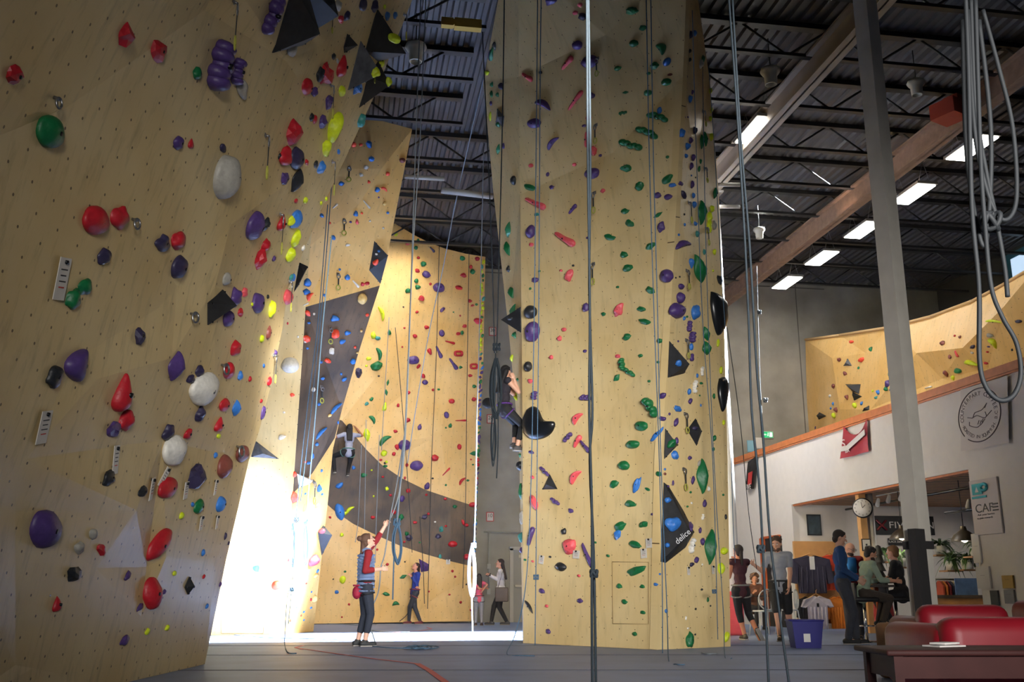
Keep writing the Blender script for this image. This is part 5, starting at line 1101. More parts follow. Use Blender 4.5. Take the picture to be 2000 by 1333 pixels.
# pegboard with hanging clothes
a = onc(1549, 1062, .12); b = onc(1640, 1065, .12); bd = mat('board_wood', (190, 140, 84), .6, noise_amt=.12)
m = MB(); m.box(((a.x + b.x) / 2, a.y, a.z / 2 + .05), (b.x - a.x, .08, a.z)); o = m.build('display_board', bd, origin=(a.x, a.y, 0)); tag(o, 'wooden clothes display board against the cafe wall', 'display board')
m = MB(); m.box(((a.x + b.x) / 2, a.y - .06, .03 + .03), (b.x - a.x + .3, .35, .12)); m.build('base_ledge', mat('ledge_wood', (206, 180, 150), .5), o)
def shirt_geo(c, w, h, sl, sag=.03, long_=False):
    """a hanging top seen face on, w wide, h tall, hanging from c"""
    v = [(-.10, 0), (-.04, -.03), (.04, -.03), (.10, 0), (.5, -.12 * h / w if False else -.10), (.62 if not long_ else .56, -sl), (.50 if not long_ else .42, -sl - .03), (.36, -.26), (.36, -1), (-.36, -1), (-.36, -.26), (-.50 if not long_ else -.42, -sl - .03), (-.62 if not long_ else -.56, -sl), (-.5, -.10)]
    pts = [(x * w, (y * h)) for x, y in v]; k = len(pts); m_ = MB()
    fr = [c + Vector((x, -.06 - (.02 if i % 2 else 0), y)) for i, (x, y) in enumerate(pts)]; bk_ = [c + Vector((x, .03, y)) for x, y in pts]
    m_.add(fr + bk_, [tuple(range(k))[::-1], tuple(range(k, 2 * k))] + [(i, (i + 1) % k, k + (i + 1) % k, k + i) for i in range(k)])
    for i in range(5): x = (-.28 + .14 * i) * w; m_.tube([c + Vector((x, -.07, -.3 * h)), c + Vector((x * 1.1, -.075, -.98 * h))], .018, 5)
    return m_
def garment(px, py, w, h, sl, col, label, d=.35, long_=False, badge=None):
    c = onc(px, py, d); o = shirt_geo(c, w, h, sl, long_=long_).build('hanging_shirt', mat('cloth_%d_%d_%d' % col, col, .85, noise_amt=.12, nscale=12), origin=c); tag(o, label, 'shirt', 'clothes on display in the cafe')
    m_ = MB(); m_.tube([c + Vector((-.18 * w * 2, 0, -.06)), c + Vector((0, 0, .05)), c + Vector((.18 * w * 2, 0, -.06))], .012, 6); m_.tube([c + Vector((0, 0, .05)), c + Vector((0, .0, .12)), c + Vector((.03, .0, .15))], .006, 5); m_.build('coat_hanger', bd, o)
    if badge: m_ = MB(); q = c + Vector((badge[0] * w, -.085, badge[1] * h)); m_.box(q, (badge[2], .01, badge[3])); m_.build('tag_print', badge[4], o)
    return o
garment(1582, 1086, .92, .86, .72, (34, 30, 50), 'navy hoodie hanging on the display board', .4, True, (0, -.2, .12, .3, sgw))
garment(1620, 1084, .55, .82, .70, (190, 62, 30), 'orange-red top hanging right of the navy hoodie', .3, True, (.0, -.6, .1, .22, sgk))
garment(1594, 1165, .62, .80, .30, (190, 182, 192), 'white printed T-shirt hanging low on the board', .5, False, (-.02, -.25, .05, .08, sgk))
garment(1576, 1166, .5, .78, .6, (26, 24, 26), 'black garment behind the white T-shirt', .25, True)
garment(1632, 1166, .5, .82, .6, (204, 116, 30), 'mustard orange garment beside the man in dark blue', .3, True)
# pendant lamps
def pendant(px, py, d, s, label):
    c = onu(px, py, d); r = thing('pendant_lamp', c, label, 'pendant lamp', 'metal pendant lamps over the cafe'); shade = mat('lamp_bronze', (120, 112, 102), .32, .7)
    m = MB(); m.lathe(c, [(.10 * s, .52 * s), (.12 * s, .38 * s), (.20 * s, .34 * s), (.34 * s, .22 * s), (.45 * s, .06 * s), (.48 * s, 0), (.46 * s, 0), (.43 * s, .06 * s), (.32 * s, .2 * s), (.1 * s, .33 * s)], 32); m.build('lamp_shade', shade, r)
    m = MB(); m.lathe(c, [(.0, .52 * s), (.09 * s, .52 * s), (.09 * s, .44 * s)], 16); m.tube([c + UPZ * .5 * s, Vector((c.x, c.y, z_h - .02))], .008, 6); m.build('cord', steel_d, r)
    m = MB(); m.ell(c + UPZ * .06 * s, (.12 * s, .12 * s, .1 * s)); m.build('bulb', mat('bulb_warm', (255, 240, 196), .4, emit=9), r)
    m = MB(); m.lathe(c, [(.42 * s, .045 * s), (.0, .05 * s)], 32); m.build('lamp_glow', mat('glow_disc', (244, 238, 206), .5, emit=1.3), r)
    l = bpy.data.lights.new('pendant_glow', 'POINT'); l.energy = 5; l.color = (1, .9, .7); l.shadow_soft_size = .08; o = bpy.data.objects.new('pendant_glow', l); COL.objects.link(o); o.parent = r; o.location = (0, 0, -.12 * s)
pendant(1884, 1058, UR + .75, .53, 'dark metal pendant lamp right of the grey column')
pendant(1762, 1054, UR + .75, .54, 'metal pendant lamp half hidden left of the grey column')
# track lights and black rails
for a, b, l_ in (((1652, 996), (1904, 951), 'long thin black rail hung across the cafe ceiling'), ((1846, 1003), (1905, 995), 'short black rail above the right pendant lamp')):
    m = MB(); m.tube([onu(*a, UR + 1.1), onu(*b, UR + .45)], .025, 6); tag(m.build('cable_rail', blackf, origin=onu(*a, UR + 1.1)), l_, 'rail')
m = MB(); a = onu(1712, 969, UR + .8); b = onu(1770, 957, UR + .8); m.tube([a, b], .02, 6); o = m.build('track_light', mat('track_white', (226, 222, 216), .5), origin=a); tag(o, 'white track light with spots under the slatted ceiling', 'track light')
for x, y, d in ((1737, 975, 18.3), (1761, 971, 18.1), (1716, 982, 18.5), (1893, 985, 17)):
    c = onu(x, y, UR + .8); m = MB(); m.limb(c + UPZ * .06, c - UPZ * .05 - RT * .03, .035, .05); m.build('spot_head', mat('track_white', (226, 222, 216), .5), o)
# plants on wall shelves
leafm = mat('leaf_green', (62, 92, 48), .6, noise_amt=.35, nscale=10); potm = mat('pot_white', (222, 222, 218), .5); shelfm = mat('shelf_wood', (150, 110, 74), .6)
def plant(px, py, d, s, label, seed, pot=True, n=46):
    c = at(px, py, d); rg = random.Random(seed); r = thing('potted_plant', c, label, 'plant', 'leafy plants on the cafe wall')
    m = MB()
    for i in range(n):
        a = rg.uniform(0, 2 * math.pi); L = rg.uniform(.5, 1.1) * s; up = rg.uniform(.2, 1.0); dr = rg.uniform(.3, 1.3); pts = []; w_ = rg.uniform(.025, .05) * s * 1.6
        for t in (0, .25, .5, .75, 1): pts.append(c + UPZ * .05 + Vector((math.cos(a) * L * t, math.sin(a) * L * t * .6, (up * t - dr * t * t) * L)))
        sd = Vector((-math.sin(a), math.cos(a), 0)); vs = []; ws = (.3, .9, 1, .7, .05)
        for q, k_ in zip(pts, ws): vs += [q - sd * w_ * k_, q + UPZ * w_ * .4 * k_, q + sd * w_ * k_]
        m.add(vs, [(3 * j, 3 * j + 1, 3 * j + 4, 3 * j + 3) for j in range(4)] + [(3 * j + 1, 3 * j + 2, 3 * j + 5, 3 * j + 4) for j in range(4)], 0, True)
    m.build('foliage', leafm, r)
    m = MB(); m.lathe(c - UPZ * .16, [(0, 0), (.10, 0), (.13, .17), (.115, .17), (.1, .12), (0, .12)], 18); m.build('pot', potm, r)
    m = MB(); m.box(c - UPZ * .18 + FH * .05, (.34, .3, .03)); m.build('bracket_shelf', shelfm, r)
plant(1672, 1108, 21.5, .32, 'plant above the bearded man by the timber post', 1)
plant(1722, 1082, 21.5, .42, 'bushy plant just right of the steel pipe', 2); plant(1758, 1092, 21, .40, 'plant hanging left of the grey column', 3)
plant(1836, 1068, 20.5, .42, 'spiky plant on the upper shelf right of the column', 4); plant(1858, 1098, 20.2, .42, 'trailing plant in a white pot, left of a pair', 5); plant(1889, 1096, 20.0, .42, 'trailing plant in a white pot, right of a pair', 6); plant(1906, 1070, 19.6, .36, 'plant at the edge of the cafe opening', 7)
# garment rail with folded boards
a = at(1826, 1132, 20.1); b = at(1925, 1134, 19.9); r = thing('clothes_rail', Vector((a.x, a.y, 0)), 'low black clothes rail behind the grey column', 'clothes rail')
m = MB(); m.tube([a, b], .02, 8); m.tube([b, Vector((b.x, b.y, .9))], .02, 8); m.tube([a, Vector((a.x, a.y, .9))], .02, 8); m.build('rail', blackf, r)
cols = [(150, 60, 40), (190, 110, 50), (120, 40, 50), (40, 44, 70), (200, 190, 170), (60, 60, 60), (170, 80, 40), (40, 70, 90), (130, 120, 100)]
for i in range(9):
    c = a + (b - a) * (.06 + .07 * i) - UPZ * .03; m = MB(); hh = .42 + .06 * (i % 3); d_ = FH * .2
    m.add([c - d_ * .2, c + d_ * .2, c + d_ - UPZ * .1, c + d_ - UPZ * hh, c - d_ - UPZ * hh, c - d_ - UPZ * .1] + [q + RT * .03 + UPZ * 0 for q in (c - d_ * .2, c + d_ * .2, c + d_ - UPZ * .1, c + d_ - UPZ * hh, c - d_ - UPZ * hh, c - d_ - UPZ * .1)],
          [(0, 1, 2, 3, 4, 5), (11, 10, 9, 8, 7, 6)] + [(k, (k + 1) % 6, 6 + (k + 1) % 6, 6 + k) for k in range(6)])
    col = cols[i]; tag(m.build('hanging_garment', mat('cloth_%d_%d_%d' % col, col, .85), origin=c), ['rust', 'ochre', 'wine red', 'navy', 'cream', 'charcoal', 'copper', 'petrol blue', 'khaki'][i] + ' garment on the low black clothes rail', 'garment', 'garments on the low clothes rail')
c = at(1887, 1148, 19.6); m = MB(); m.box(c, (.42, .03, .34), -.15); tag(m.build('magazine', mat('mag_blue', (86, 112, 160), .4, noise_amt=.4, nscale=6), origin=c), 'blue picture book standing on the dark counter', 'book')
# counter under it
a = at(1826, 1162, 20.0); b = at(1920, 1164, 19.6); m = MB(); c = (a + b) / 2; L = (b - a).length + .8; an = math.atan2((b - a).y, (b - a).x)
m.box((c.x, c.y, c.z - .03), (L, .6, .06), an); o = m.build('counter', mat('counter_dark', (46, 34, 28), .5), origin=(c.x, c.y, 0)); tag(o, 'dark wooden counter behind the grey column', 'counter')
m = MB(); m.box((c.x, c.y, (c.z - .06) / 2), (L - .1, .5, c.z - .06), an); m.build('counter_front', mat('counter_wood', (140, 96, 54), .5, noise_amt=.2), o)

# ---------------------------------------------------------------- seats, tables, bin
redl = mat('red_leather', (116, 16, 28), .45, noise_amt=.1, nscale=5, bump=.06, spec=.25)
def armchair(name, c, rz, s, label):
    r = thing(name, Vector((c.x, c.y, 0)), label, 'armchair', 'red leather seats'); R = Matrix.Rotation(rz, 3, 'Z')
    def P_(x, y, z): return Vector((c.x, c.y, 0)) + R @ Vector((x, y, z))
    m = MB(); m.rbox(P_(0, .02, .25), (s[0], .80, .34), .07, rz); m.build('seat_base', redl, r)
    m = MB(); m.rbox(P_(0, -.05, .45), (s[0] - .3, .62, .16), .07, rz); m.build('seat_cushion', redl, r)
    m = MB(); m.rbox(P_(0, .36, s[1] / 2 + .09), (s[0], .24, s[1] - .18), .10, rz, seg=4); m.build('backrest', redl, r)
    for sx in (-1, 1):
        m = MB(); m.rbox(P_(sx * (s[0] / 2 - .08), -.02, .40), (.2, .84, .42), .08, rz); m.build('armrest', redl, r)
        for sy in (-.32, .34): m = MB(); m.tube([P_(sx * (s[0] / 2 - .1), sy, 0), P_(sx * (s[0] / 2 - .1), sy, .12)], .03, 8); m.build('leg', blackf, r)
# seats seen from behind or the side, near the right edge
def onfloor(px, d): q = at(px, 1160, d); return Vector((q.x, q.y, 0))
yaw_c = -YAW
armchair('red_armchair', onfloor(1843, 8.8), yaw_c + math.radians(176), (.72, .71), 'red leather armchair with its high back to the column')
armchair('red_sofa', onfloor(1985, 6.9), yaw_c + math.radians(184), (1.5, .655), 'long red leather sofa at the right edge of frame')
armchair('red_armchair', onfloor(2120, 9.2), yaw_c + math.radians(100), (.9, .74), 'dark red armchair cut off by the right edge')
tbl = mat('table_wood', (56, 28, 26), .6, noise_amt=.2, nscale=6, spec=.15)
tc = at(1690, 1262, 6.1); tz = .50; r = thing('coffee_table', Vector((tc.x, tc.y, 0)), 'dark reddish wooden coffee table in front of the red seats', 'table')
def T_(x, y, z): return Vector((tc.x, tc.y, 0)) + RT * x + FH * y + UPZ * z
m = MB(); m.rbox(T_(.66, -.18, tz - .015), (1.4, .55, .03), .01, -YAW); m.build('table_top', tbl, r)
m = MB(); m.box(T_(.66, -.40, tz - .09), (1.26, .02, .12), -YAW); m.box(T_(.66, .04, tz - .09), (1.26, .02, .12), -YAW); m.box(T_(.03, -.18, tz - .09), (.02, .42, .12), -YAW); m.box(T_(1.29, -.18, tz - .09), (.02, .42, .12), -YAW); m.build('apron', tbl, r)
for x, y in ((.03, -.40), (1.29, -.40), (.03, .04), (1.29, .04)): m = MB(); m.box(T_(x, y, (tz - .03) / 2), (.05, .05, tz - .03), -YAW); m.build('leg', tbl, r)
c = T_(.42, -.1, tz + .006); m = MB(); m.box(c, (.2, .13, .008), .25); o = m.build('newspaper', mat('paper_print', (190, 184, 180), .7), origin=c); tag(o, 'folded newspaper lying on the coffee table', 'newspaper')
m = MB(); m.rbox(c + Vector((.03, .04, .012)), (.16, .1, .012), .004, .5); [m.box(c + Vector((-.03, -.02 + .02 * i, .005)), (.1, .005, .002), .25, 1) for i in range(3)]; m.build('printed_page', [mat('paper_print', (190, 184, 180), .7), sgk], o)
# blue tub
c = onz(1574, 1266, 0); m = MB(); bl_ = mat('tub_blue', (44, 42, 122), .4)
w0, w1, hh = .38, .47, .40; vs = []
for (ww, zz, dd) in ((w0, 0, .3), (w1, hh, .38), (w1 - .03, hh, .35), (w0 - .03, .02, .27)):
    for sx, sy in ((-1, -1), (1, -1), (1, 1), (-1, 1)): vs.append(c + RT * (sx * ww / 2) + FH * (sy * dd / 2) + UPZ * zz)
m.add(vs, [(i * 4 + j, i * 4 + (j + 1) % 4, (i + 1) * 4 + (j + 1) % 4, (i + 1) * 4 + j) for i in range(3) for j in range(4)] + [(3, 2, 1, 0), (12, 13, 14, 15)])
o = m.build('recycling_tub', bl_, origin=c); tag(o, 'blue recycling tub with a white label on the floor', 'tub')
m = MB()
for sy in (-1, 1): m.tube([c + UPZ * hh + RT * (s_ * w1 / 2) + FH * (sy * .19) for s_ in (-1, 1)], .014, 8)
for sx in (-1, 1): m.tube([c + UPZ * hh + RT * (sx * w1 / 2) + FH * (s_ * .19) for s_ in (-1, 1)], .014, 8)
m.build('rim', bl_, o); m = MB(); m.box(c + UPZ * .15 - FH * .172 - RT * .02, (.10, .004, .12), -YAW); m.build('label', sgw, o)
# brown paper bag on the floor behind the armchair
c = onfloor(1742, 10.2); m = MB(); m.rbox(c + UPZ * .26, (.34, .24, .52), .05, .3); tag(m.build('cloth_bag', mat('bag_tan', (120, 84, 54), .8, noise_amt=.2), origin=c), 'tan cloth bag standing left of the red armchair', 'bag')

# white metal cafe chair and small table behind the man in grey
def metal_chair(c, rz, label):
    r = thing('metal_chair', c, label, 'chair', 'white metal cafe chairs'); wm_ = mat('chair_white', (214, 218, 222), .35, .3); R = Matrix.Rotation(rz, 3, 'Z')
    def P_(x, y, z): return c + R @ Vector((x, y, z))
    m = MB(); m.lathe(P_(0, 0, .45), [(0, 0), (.2, 0), (.21, .015), (.2, .03), (0, .03)], 24); m.build('seat', wm_, r)
    m = MB(); m.tube([P_(.19 * math.cos(a), -.19, .68 + .19 * math.sin(a)) for a in [2 * math.pi * i / 28 for i in range(29)]], .014, 6)
    for x in (-.07, 0, .07): m.tube([P_(x, -.19, .5), P_(x, -.19, .85)], .010, 6)
    m.build('backrest', wm_, r)
    for x, y in ((-.17, -.17), (.17, -.17), (-.17, .17), (.17, .17)): m = MB(); m.tube([P_(x, y, .46), P_(x * 1.25, y * 1.25, 0)], .013, 8); m.build('leg', wm_, r)
metal_chair(onz(1494, 1243, 0), .1, 'white metal chair with a round slatted back'); metal_chair(onz(1541, 1238, 0), .9, 'white metal chair mostly behind the man in grey')
c = onz(1467, 1236, 0); r = thing('cafe_table', c, 'small dark table where the curly-haired person sits', 'table'); m = MB(); m.box(c + UPZ * .74, (.7, .6, .03)); m.build('table_top', mat('counter_dark', (46, 34, 28), .5), r)
for x, y in ((-.3, -.25), (.3, -.25), (-.3, .25), (.3, .25)): m = MB(); m.tube([c + Vector((x, y, 0)), c + Vector((x, y, .73))], .016, 6); m.build('leg', metal, r)
c = onz(1432, 1243, 0); m = MB(); m.rbox(c + UPZ * .42 + FH * .3, (.55, .3, .84), .05, -YAW); o = m.build('folded_mat', mat('mat_pink', (196, 70, 84), .6, noise_amt=.15), origin=c); tag(o, 'pinkish red padded mat standing right of the pillar foot', 'mat')
# bar stools
def stool(c, label):
    r = thing('bar_stool', c, label, 'stool', 'black bar stools'); bk_ = mat('stool_black', (22, 20, 22), .5); ch = mat('chrome', (214, 214, 216), .15, 1.0)
    m = MB(); m.rbox(c + UPZ * .70, (.42, .40, .08), .035, -YAW); m.build('seat', bk_, r); m = MB(); m.rbox(c + UPZ * .84 - RT * .19, (.05, .40, .26), .02, -YAW); m.build('backrest', bk_, r)
    m = MB(); m.tube([c + UPZ * .02, c + UPZ * .68], .028, 12); m.lathe(c, [(0, .035), (.05, .03), (.2, .015), (.21, 0), (0, 0)], 24); m.build('pedestal', ch, r); m = MB(); m.tube(ringpts(c + UPZ * .27, UPZ, RT, FH, .13, .13), .012, 8); m.build('footrest', ch, r)
sc1 = onz(1694, 1256, 0); sc2 = onz(1756, 1254, 0); stool(sc1, 'black stool with chrome stem under the man in green'); stool(sc2, 'black stool under the person in dark clothes')
tb = (sc1 + sc2) / 2 + FH * .1; r = thing('bar_table', tb, 'high narrow table between the two seated people', 'table'); m = MB(); m.box(tb + UPZ * .92, (.45, .5, .04), -YAW); m.build('table_top', mat('counter_dark', (46, 34, 28), .5), r); m = MB(); m.tube([tb, tb + UPZ * .9], .03, 10); m.lathe(tb, [(0, .02), (.2, .01), (.2, 0), (0, 0)], 20); m.build('pedestal', mat('copper', (150, 74, 50), .3, .8), r)
# stacked dark hats beside the pipe
c = at(1722, 1150, 20.5); m = MB()
for i in range(6): m.lathe(Vector((c.x, c.y, .75 + i * .16)), [(0, .2), (.05, .17), (.16 - .015 * i, .01), (.17 - .015 * i, 0), (.0, .02)], 18)
o = m.build('felt_tree', mat('felt_dark', (38, 36, 36), .9), origin=(c.x, c.y, 0)); tag(o, 'dark tiered felt tree decoration right of the steel pipe', 'decoration')
m = MB(); m.lathe(Vector((c.x, c.y, 0)), [(0, .76), (.17, .74), (.2, .4), (.18, 0), (0, 0)], 18); m.build('base', mat('felt_red', (120, 30, 30), .9), o)

# ================================================================ PEOPLE
def remesh(mb_, voxel, smooth=2):
    me = bpy.data.meshes.new('t'); me.from_pydata([tuple(v) for v in mb_.v], [], mb_.f); me.update(); o = bpy.data.objects.new('t', me); COL.objects.link(o)
    md = o.modifiers.new('r', 'REMESH'); md.mode = 'VOXEL'; md.voxel_size = voxel; md.use_smooth_shade = True
    if smooth: ms = o.modifiers.new('s', 'SMOOTH'); ms.iterations = smooth; ms.factor = .5
    bpy.context.view_layer.update(); dg = bpy.context.evaluated_depsgraph_get(); r = bpy.data.meshes.new_from_object(o.evaluated_get(dg))
    bpy.data.objects.remove(o); bpy.data.meshes.remove(me); return r
def solid(name, mb_, m, parent, voxel, smooth=2):
    me = remesh(mb_, voxel, smooth); loc = parent.location if parent is not None else Vector((0, 0, 0))
    me.transform(Matrix.Translation(-loc)); me.materials.clear(); o = link(name, me, m, parent, True); return o
def ik(a, b, l1, l2, hint):
    d = b - a; L = min(d.length, (l1 + l2) * .995); dn = d.normalized(); x = (l1 * l1 - l2 * l2 + L * L) / (2 * L); h_ = math.sqrt(max(l1 * l1 - x * x, 0))
    hv = hint - dn * hint.dot(dn); hv = hv.normalized() if hv.length > 1e-5 else dn.orthogonal(); return a + dn * x + hv * h_, a + dn * L
def hand_geo(m, wrist, dirv, palm_n, k, curl=.6, side=1):
    """palm, four unequal bent fingers and a thumb; palm_n points out of the palm"""
    d = dirv.normalized(); n = (palm_n - d * palm_n.dot(d)).normalized(); s = d.cross(n) * side
    R = Matrix((s, d, n)).transposed(); pc = wrist + d * .045 * k
    m.ell(pc, (.040 * k, .052 * k, .017 * k), R, 2)
    for i, (off, L) in enumerate(((-.030, .062), (-.010, .074), (.010, .070), (.029, .054))):
        b = wrist + d * .085 * k + s * off * k; a1 = curl * .6; q = b + (d * math.cos(a1) + n * math.sin(a1)) * L * .5 * k; a2 = curl * 1.7; e = q + (d * math.cos(a2) + n * math.sin(a2)) * L * .5 * k
        m.limb(b - d * .02 * k, q, .0095 * k, .0085 * k, 8); m.limb(q, e, .0085 * k, .0075 * k, 8)
    b = wrist + d * .03 * k - s * .032 * k; q = b + (d * .6 - s * .75 + n * .3).normalized() * .036 * k; e = q + (d * .85 - s * .2 + n * .5).normalized() * .03 * k
    m.limb(b, q, .012 * k, .0105 * k, 8); m.limb(q, e, .0105 * k, .009 * k, 8)
def fl(px, d, h=.085):
    q = at(px, 1160, d); return Vector((q.x, q.y, h))
def person(label, base, face, Ht, hands, feet=None, hip=None, lean=(0, 0), look=None, elbow=((0, -.6, -.5), (0, -.6, -.5)), knee=((0, 1, 0), (0, 1, 0)), skin=(214, 168, 140),
           top=(120, 120, 120), sleeve='short', bottom=(40, 40, 46), leg='long', shoe=(40, 40, 42), hair='short', hairc=(60, 44, 34), vest=None, fem=False, harness=None, vox=.007, curl=.7, toes=None, glasses=False, beard=None, bare_foot=False):
    k = Ht / 1.72; f = Vector(face); f.z = 0; f.normalize(); r = f.cross(UPZ); up = UPZ
    base = Vector(base); root = thing('person', base, label, 'person')
    T = (up + f * lean[0] + r * lean[1]).normalized(); P_ = base + up * (hip if hip is not None else .93 * k)
    fr = (f - T * f.dot(T)).normalized(); R = Matrix((T.cross(fr) * -1, fr, T)).transposed(); rr_ = R @ Vector((1, 0, 0))
    N_ = P_ + T * .50 * k; sw = (.155 if fem else .178) * k; S = [N_ + rr_ * (s * sw) - T * .035 * k for s in (-1, 1)]; Hp = [P_ + rr_ * (s * .085 * k) - T * .04 * k for s in (-1, 1)]
    def loc(v): return base + r * v[0] * 1 + f * v[1] + up * v[2]
    HT = [Vector(h) if isinstance(h, Vector) else loc(h) for h in hands]
    FT = [Vector(q) if isinstance(q, Vector) else loc(q) for q in (feet or ((-.1 * k, 0, .08 * k), (.1 * k, 0, .08 * k)))]
    drop = 0.0
    for i in (0, 1):
        e = FT[i] - Hp[i]; hz = math.hypot(e.x, e.y); mx = math.sqrt(max((.808 * k) ** 2 - hz * hz, .01)); drop = max(drop, -e.z - mx)
    if drop > 0: P_ = P_ - up * drop; N_ = N_ - up * drop; S = [q - up * drop for q in S]; Hp = [q - up * drop for q in Hp]
    EL, WR_, KN, AN = [], [], [], []
    for i in (0, 1):
        hv = r * elbow[i][0] + f * elbow[i][1] + up * elbow[i][2]; e, w_ = ik(S[i], HT[i], .285 * k, .25 * k, hv); EL.append(e); WR_.append(w_)
        hv = r * knee[i][0] + f * knee[i][1] + up * knee[i][2]; q, a = ik(Hp[i], FT[i], .415 * k, .402 * k, hv); KN.append(q); AN.append(a)
    lk = Vector(look).normalized() if look is not None else f; hu = (up + T * .6 - lk * (up + T * .6).dot(lk)).normalized(); hr = lk.cross(hu); HR = Matrix((hr, lk, hu)).transposed()
    Hc = N_ + T * .155 * k + (lk - f * 0).normalized() * .02 * k
    m = MB(); wz = .85 if fem else 1.0
    def torso(m, g):
        m.ell(P_ + T * .0 * k, ((.158 if fem else .15) * k + g, .108 * k + g, .12 * k + g), R); m.ell(P_ + T * .17 * k, (.125 * k * wz + g, .092 * k + g, .15 * k), R); m.ell(P_ + T * .35 * k, (.150 * k * (.93 if fem else 1) + g, .105 * k + g, .16 * k), R); m.limb(S[0], S[1], .058 * k + g, .058 * k + g)
    def arm(m, i, g, frac):
        if frac <= 1: m.limb(S[i], S[i] + (EL[i] - S[i]) * frac, .052 * k + g, (.052 - .012 * frac) * k + g)
        else: m.limb(S[i], EL[i], .052 * k + g, .040 * k + g); m.limb(EL[i], EL[i] + (WR_[i] - EL[i]) * (frac - 1), .040 * k + g, (.040 - .012 * (frac - 1)) * k + g)
    def legg(m, i, g, frac):
        if frac <= 1: m.limb(Hp[i], Hp[i] + (KN[i] - Hp[i]) * frac, .088 * k + g, (.088 - .030 * frac) * k + g)
        else: m.limb(Hp[i], KN[i], .088 * k + g, .056 * k + g); m.limb(KN[i], KN[i] + (AN[i] - KN[i]) * min(frac - 1, 1), .056 * k + g, (.056 - .019 * (frac - 1)) * k + g)
    torso(m, 0); m.limb(N_ - T * .03 * k, Hc - hu * .05 * k, .055 * k, .050 * k)
    m.ell(Hc + hu * .02 * k, (.075 * k, .095 * k, .098 * k), HR, 3); m.ell(Hc - hu * .045 * k + lk * .018 * k, (.058 * k, .072 * k, .070 * k), HR, 2)
    m.limb(Hc + lk * .092 * k + hu * .012 * k, Hc + lk * .110 * k - hu * .018 * k, .008 * k, .015 * k, 8); m.ell(Hc + lk * .088 * k - hu * .062 * k, (.024 * k, .012 * k, .012 * k), HR); m.ell(Hc + lk * .078 * k - hu * .095 * k, (.022 * k, .018 * k, .016 * k), HR)
    for s in (-1, 1): m.ell(Hc + hr * s * .077 * k, (.010 * k, .020 * k, .030 * k), HR)
    for i in (0, 1):
        arm(m, i, 0, 2); d = (WR_[i] - EL[i]); s = -1 if i == 0 else 1
        pn = (-r * s + f * .3 - up * .2) if abs(d.normalized().z) < .9 else (-r * s)
        hand_geo(m, WR_[i], d, pn, k, curl, 1 if i == 0 else -1); legg(m, i, 0, 2); m.limb(KN[i] + (AN[i] - KN[i]) * .12 - f * .012 * k, KN[i] + (AN[i] - KN[i]) * .55, .050 * k, .040 * k)
        tdir = Vector(toes[i]).normalized() if toes else f; m.limb(AN[i] - up * .02 * k - tdir * .03 * k, AN[i] + tdir * .15 * k - up * .045 * k, .036 * k, .028 * k)
    body = solid('body', m, mat('skin_%d_%d_%d' % skin, skin, .55, noise_amt=.04), root, vox, 2)
    # face
    dark = mat('eye_dark', (34, 26, 24), .3); wht = mat('eye_white', (230, 226, 220), .3)
    for s in (-1, 1):
        e = Hc + lk * .086 * k + hr * s * .030 * k + hu * .018 * k; q = MB(); q.ell(e, (.013 * k, .009 * k, .009 * k), HR, 2, 1); q.ell(e + lk * .006 * k, (.006 * k, .005 * k, .006 * k), HR, 1, 0); q.build('eye', [dark, wht], root)
        q = MB(); q.limb(e + hu * .020 * k - hr * .014 * k, e + hu * .021 * k + hr * .014 * k, .004 * k, .004 * k, 6); q.build('eyebrow', mat('hair_%d_%d_%d' % hairc, hairc, .75), root)
    q = MB(); q.ell(Hc + lk * .099 * k - hu * .062 * k, (.020 * k, .004 * k, .006 * k), HR, 2); q.build('mouth', mat('lips', (160, 84, 78), .5), root)
    hm = mat('hair_%d_%d_%d' % hairc, hairc, .7, noise_amt=.3, nscale=40, bump=.4); hv = vox * 1.1
    if hair != 'bald':
        q = MB(); q.ell(Hc + hu * .040 * k - lk * .016 * k, (.084 * k, .096 * k, .092 * k), HR, 3)
        q.limb(Hc + hu * .085 * k + lk * .045 * k - hr * .03 * k, Hc + hu * .085 * k + lk * .045 * k + hr * .03 * k, .026 * k, .026 * k); q.ell(Hc - lk * .05 * k - hu * .02 * k, (.074 * k, .055 * k, .07 * k), HR, 2)
        if hair == 'bun':
            q.ell(Hc + hu * .085 * k - lk * .105 * k, (.045 * k, .045 * k, .045 * k), HR); q.limb(Hc - lk * .06 * k, Hc - lk * .09 * k - up * .13 * k, .055 * k, .03 * k)
        if hair == 'long':
            for s in (-.05, 0, .05): q.limb(Hc - lk * .05 * k + hr * s * k, N_ - T * .22 * k - fr * .13 * k + rr_ * s * k, .055 * k, .03 * k)
        if hair == 'tail': q.limb(Hc - lk * .09 * k, N_ - T * .08 * k - fr * .11 * k, .04 * k, .022 * k)
        if hair in ('curly', 'tousled'):
            rg = random.Random(int(Hc.x * 100))
            for i in range(34 if hair == 'curly' else 16):
                v = Vector((rg.uniform(-1, 1), rg.uniform(-1, .35), rg.uniform(-.5 if hair == 'curly' else .1, 1))).normalized(); q.ell(Hc + hu * .02 * k + HR @ Vector((v.x * .085, v.y * .10, v.z * .11)) * k * (1.15 if hair == 'curly' else 1), (.03 * k,) * 3, None, 1)
        o = solid('hair', q, hm, root, hv, 1)
    if beard:
        q = MB(); q.ell(Hc - hu * .075 * k + lk * .035 * k, (.062 * k, .066 * k, .052 * k), HR, 2); q.build('beard', mat('hair_%d_%d_%d' % beard, beard, .8), root)
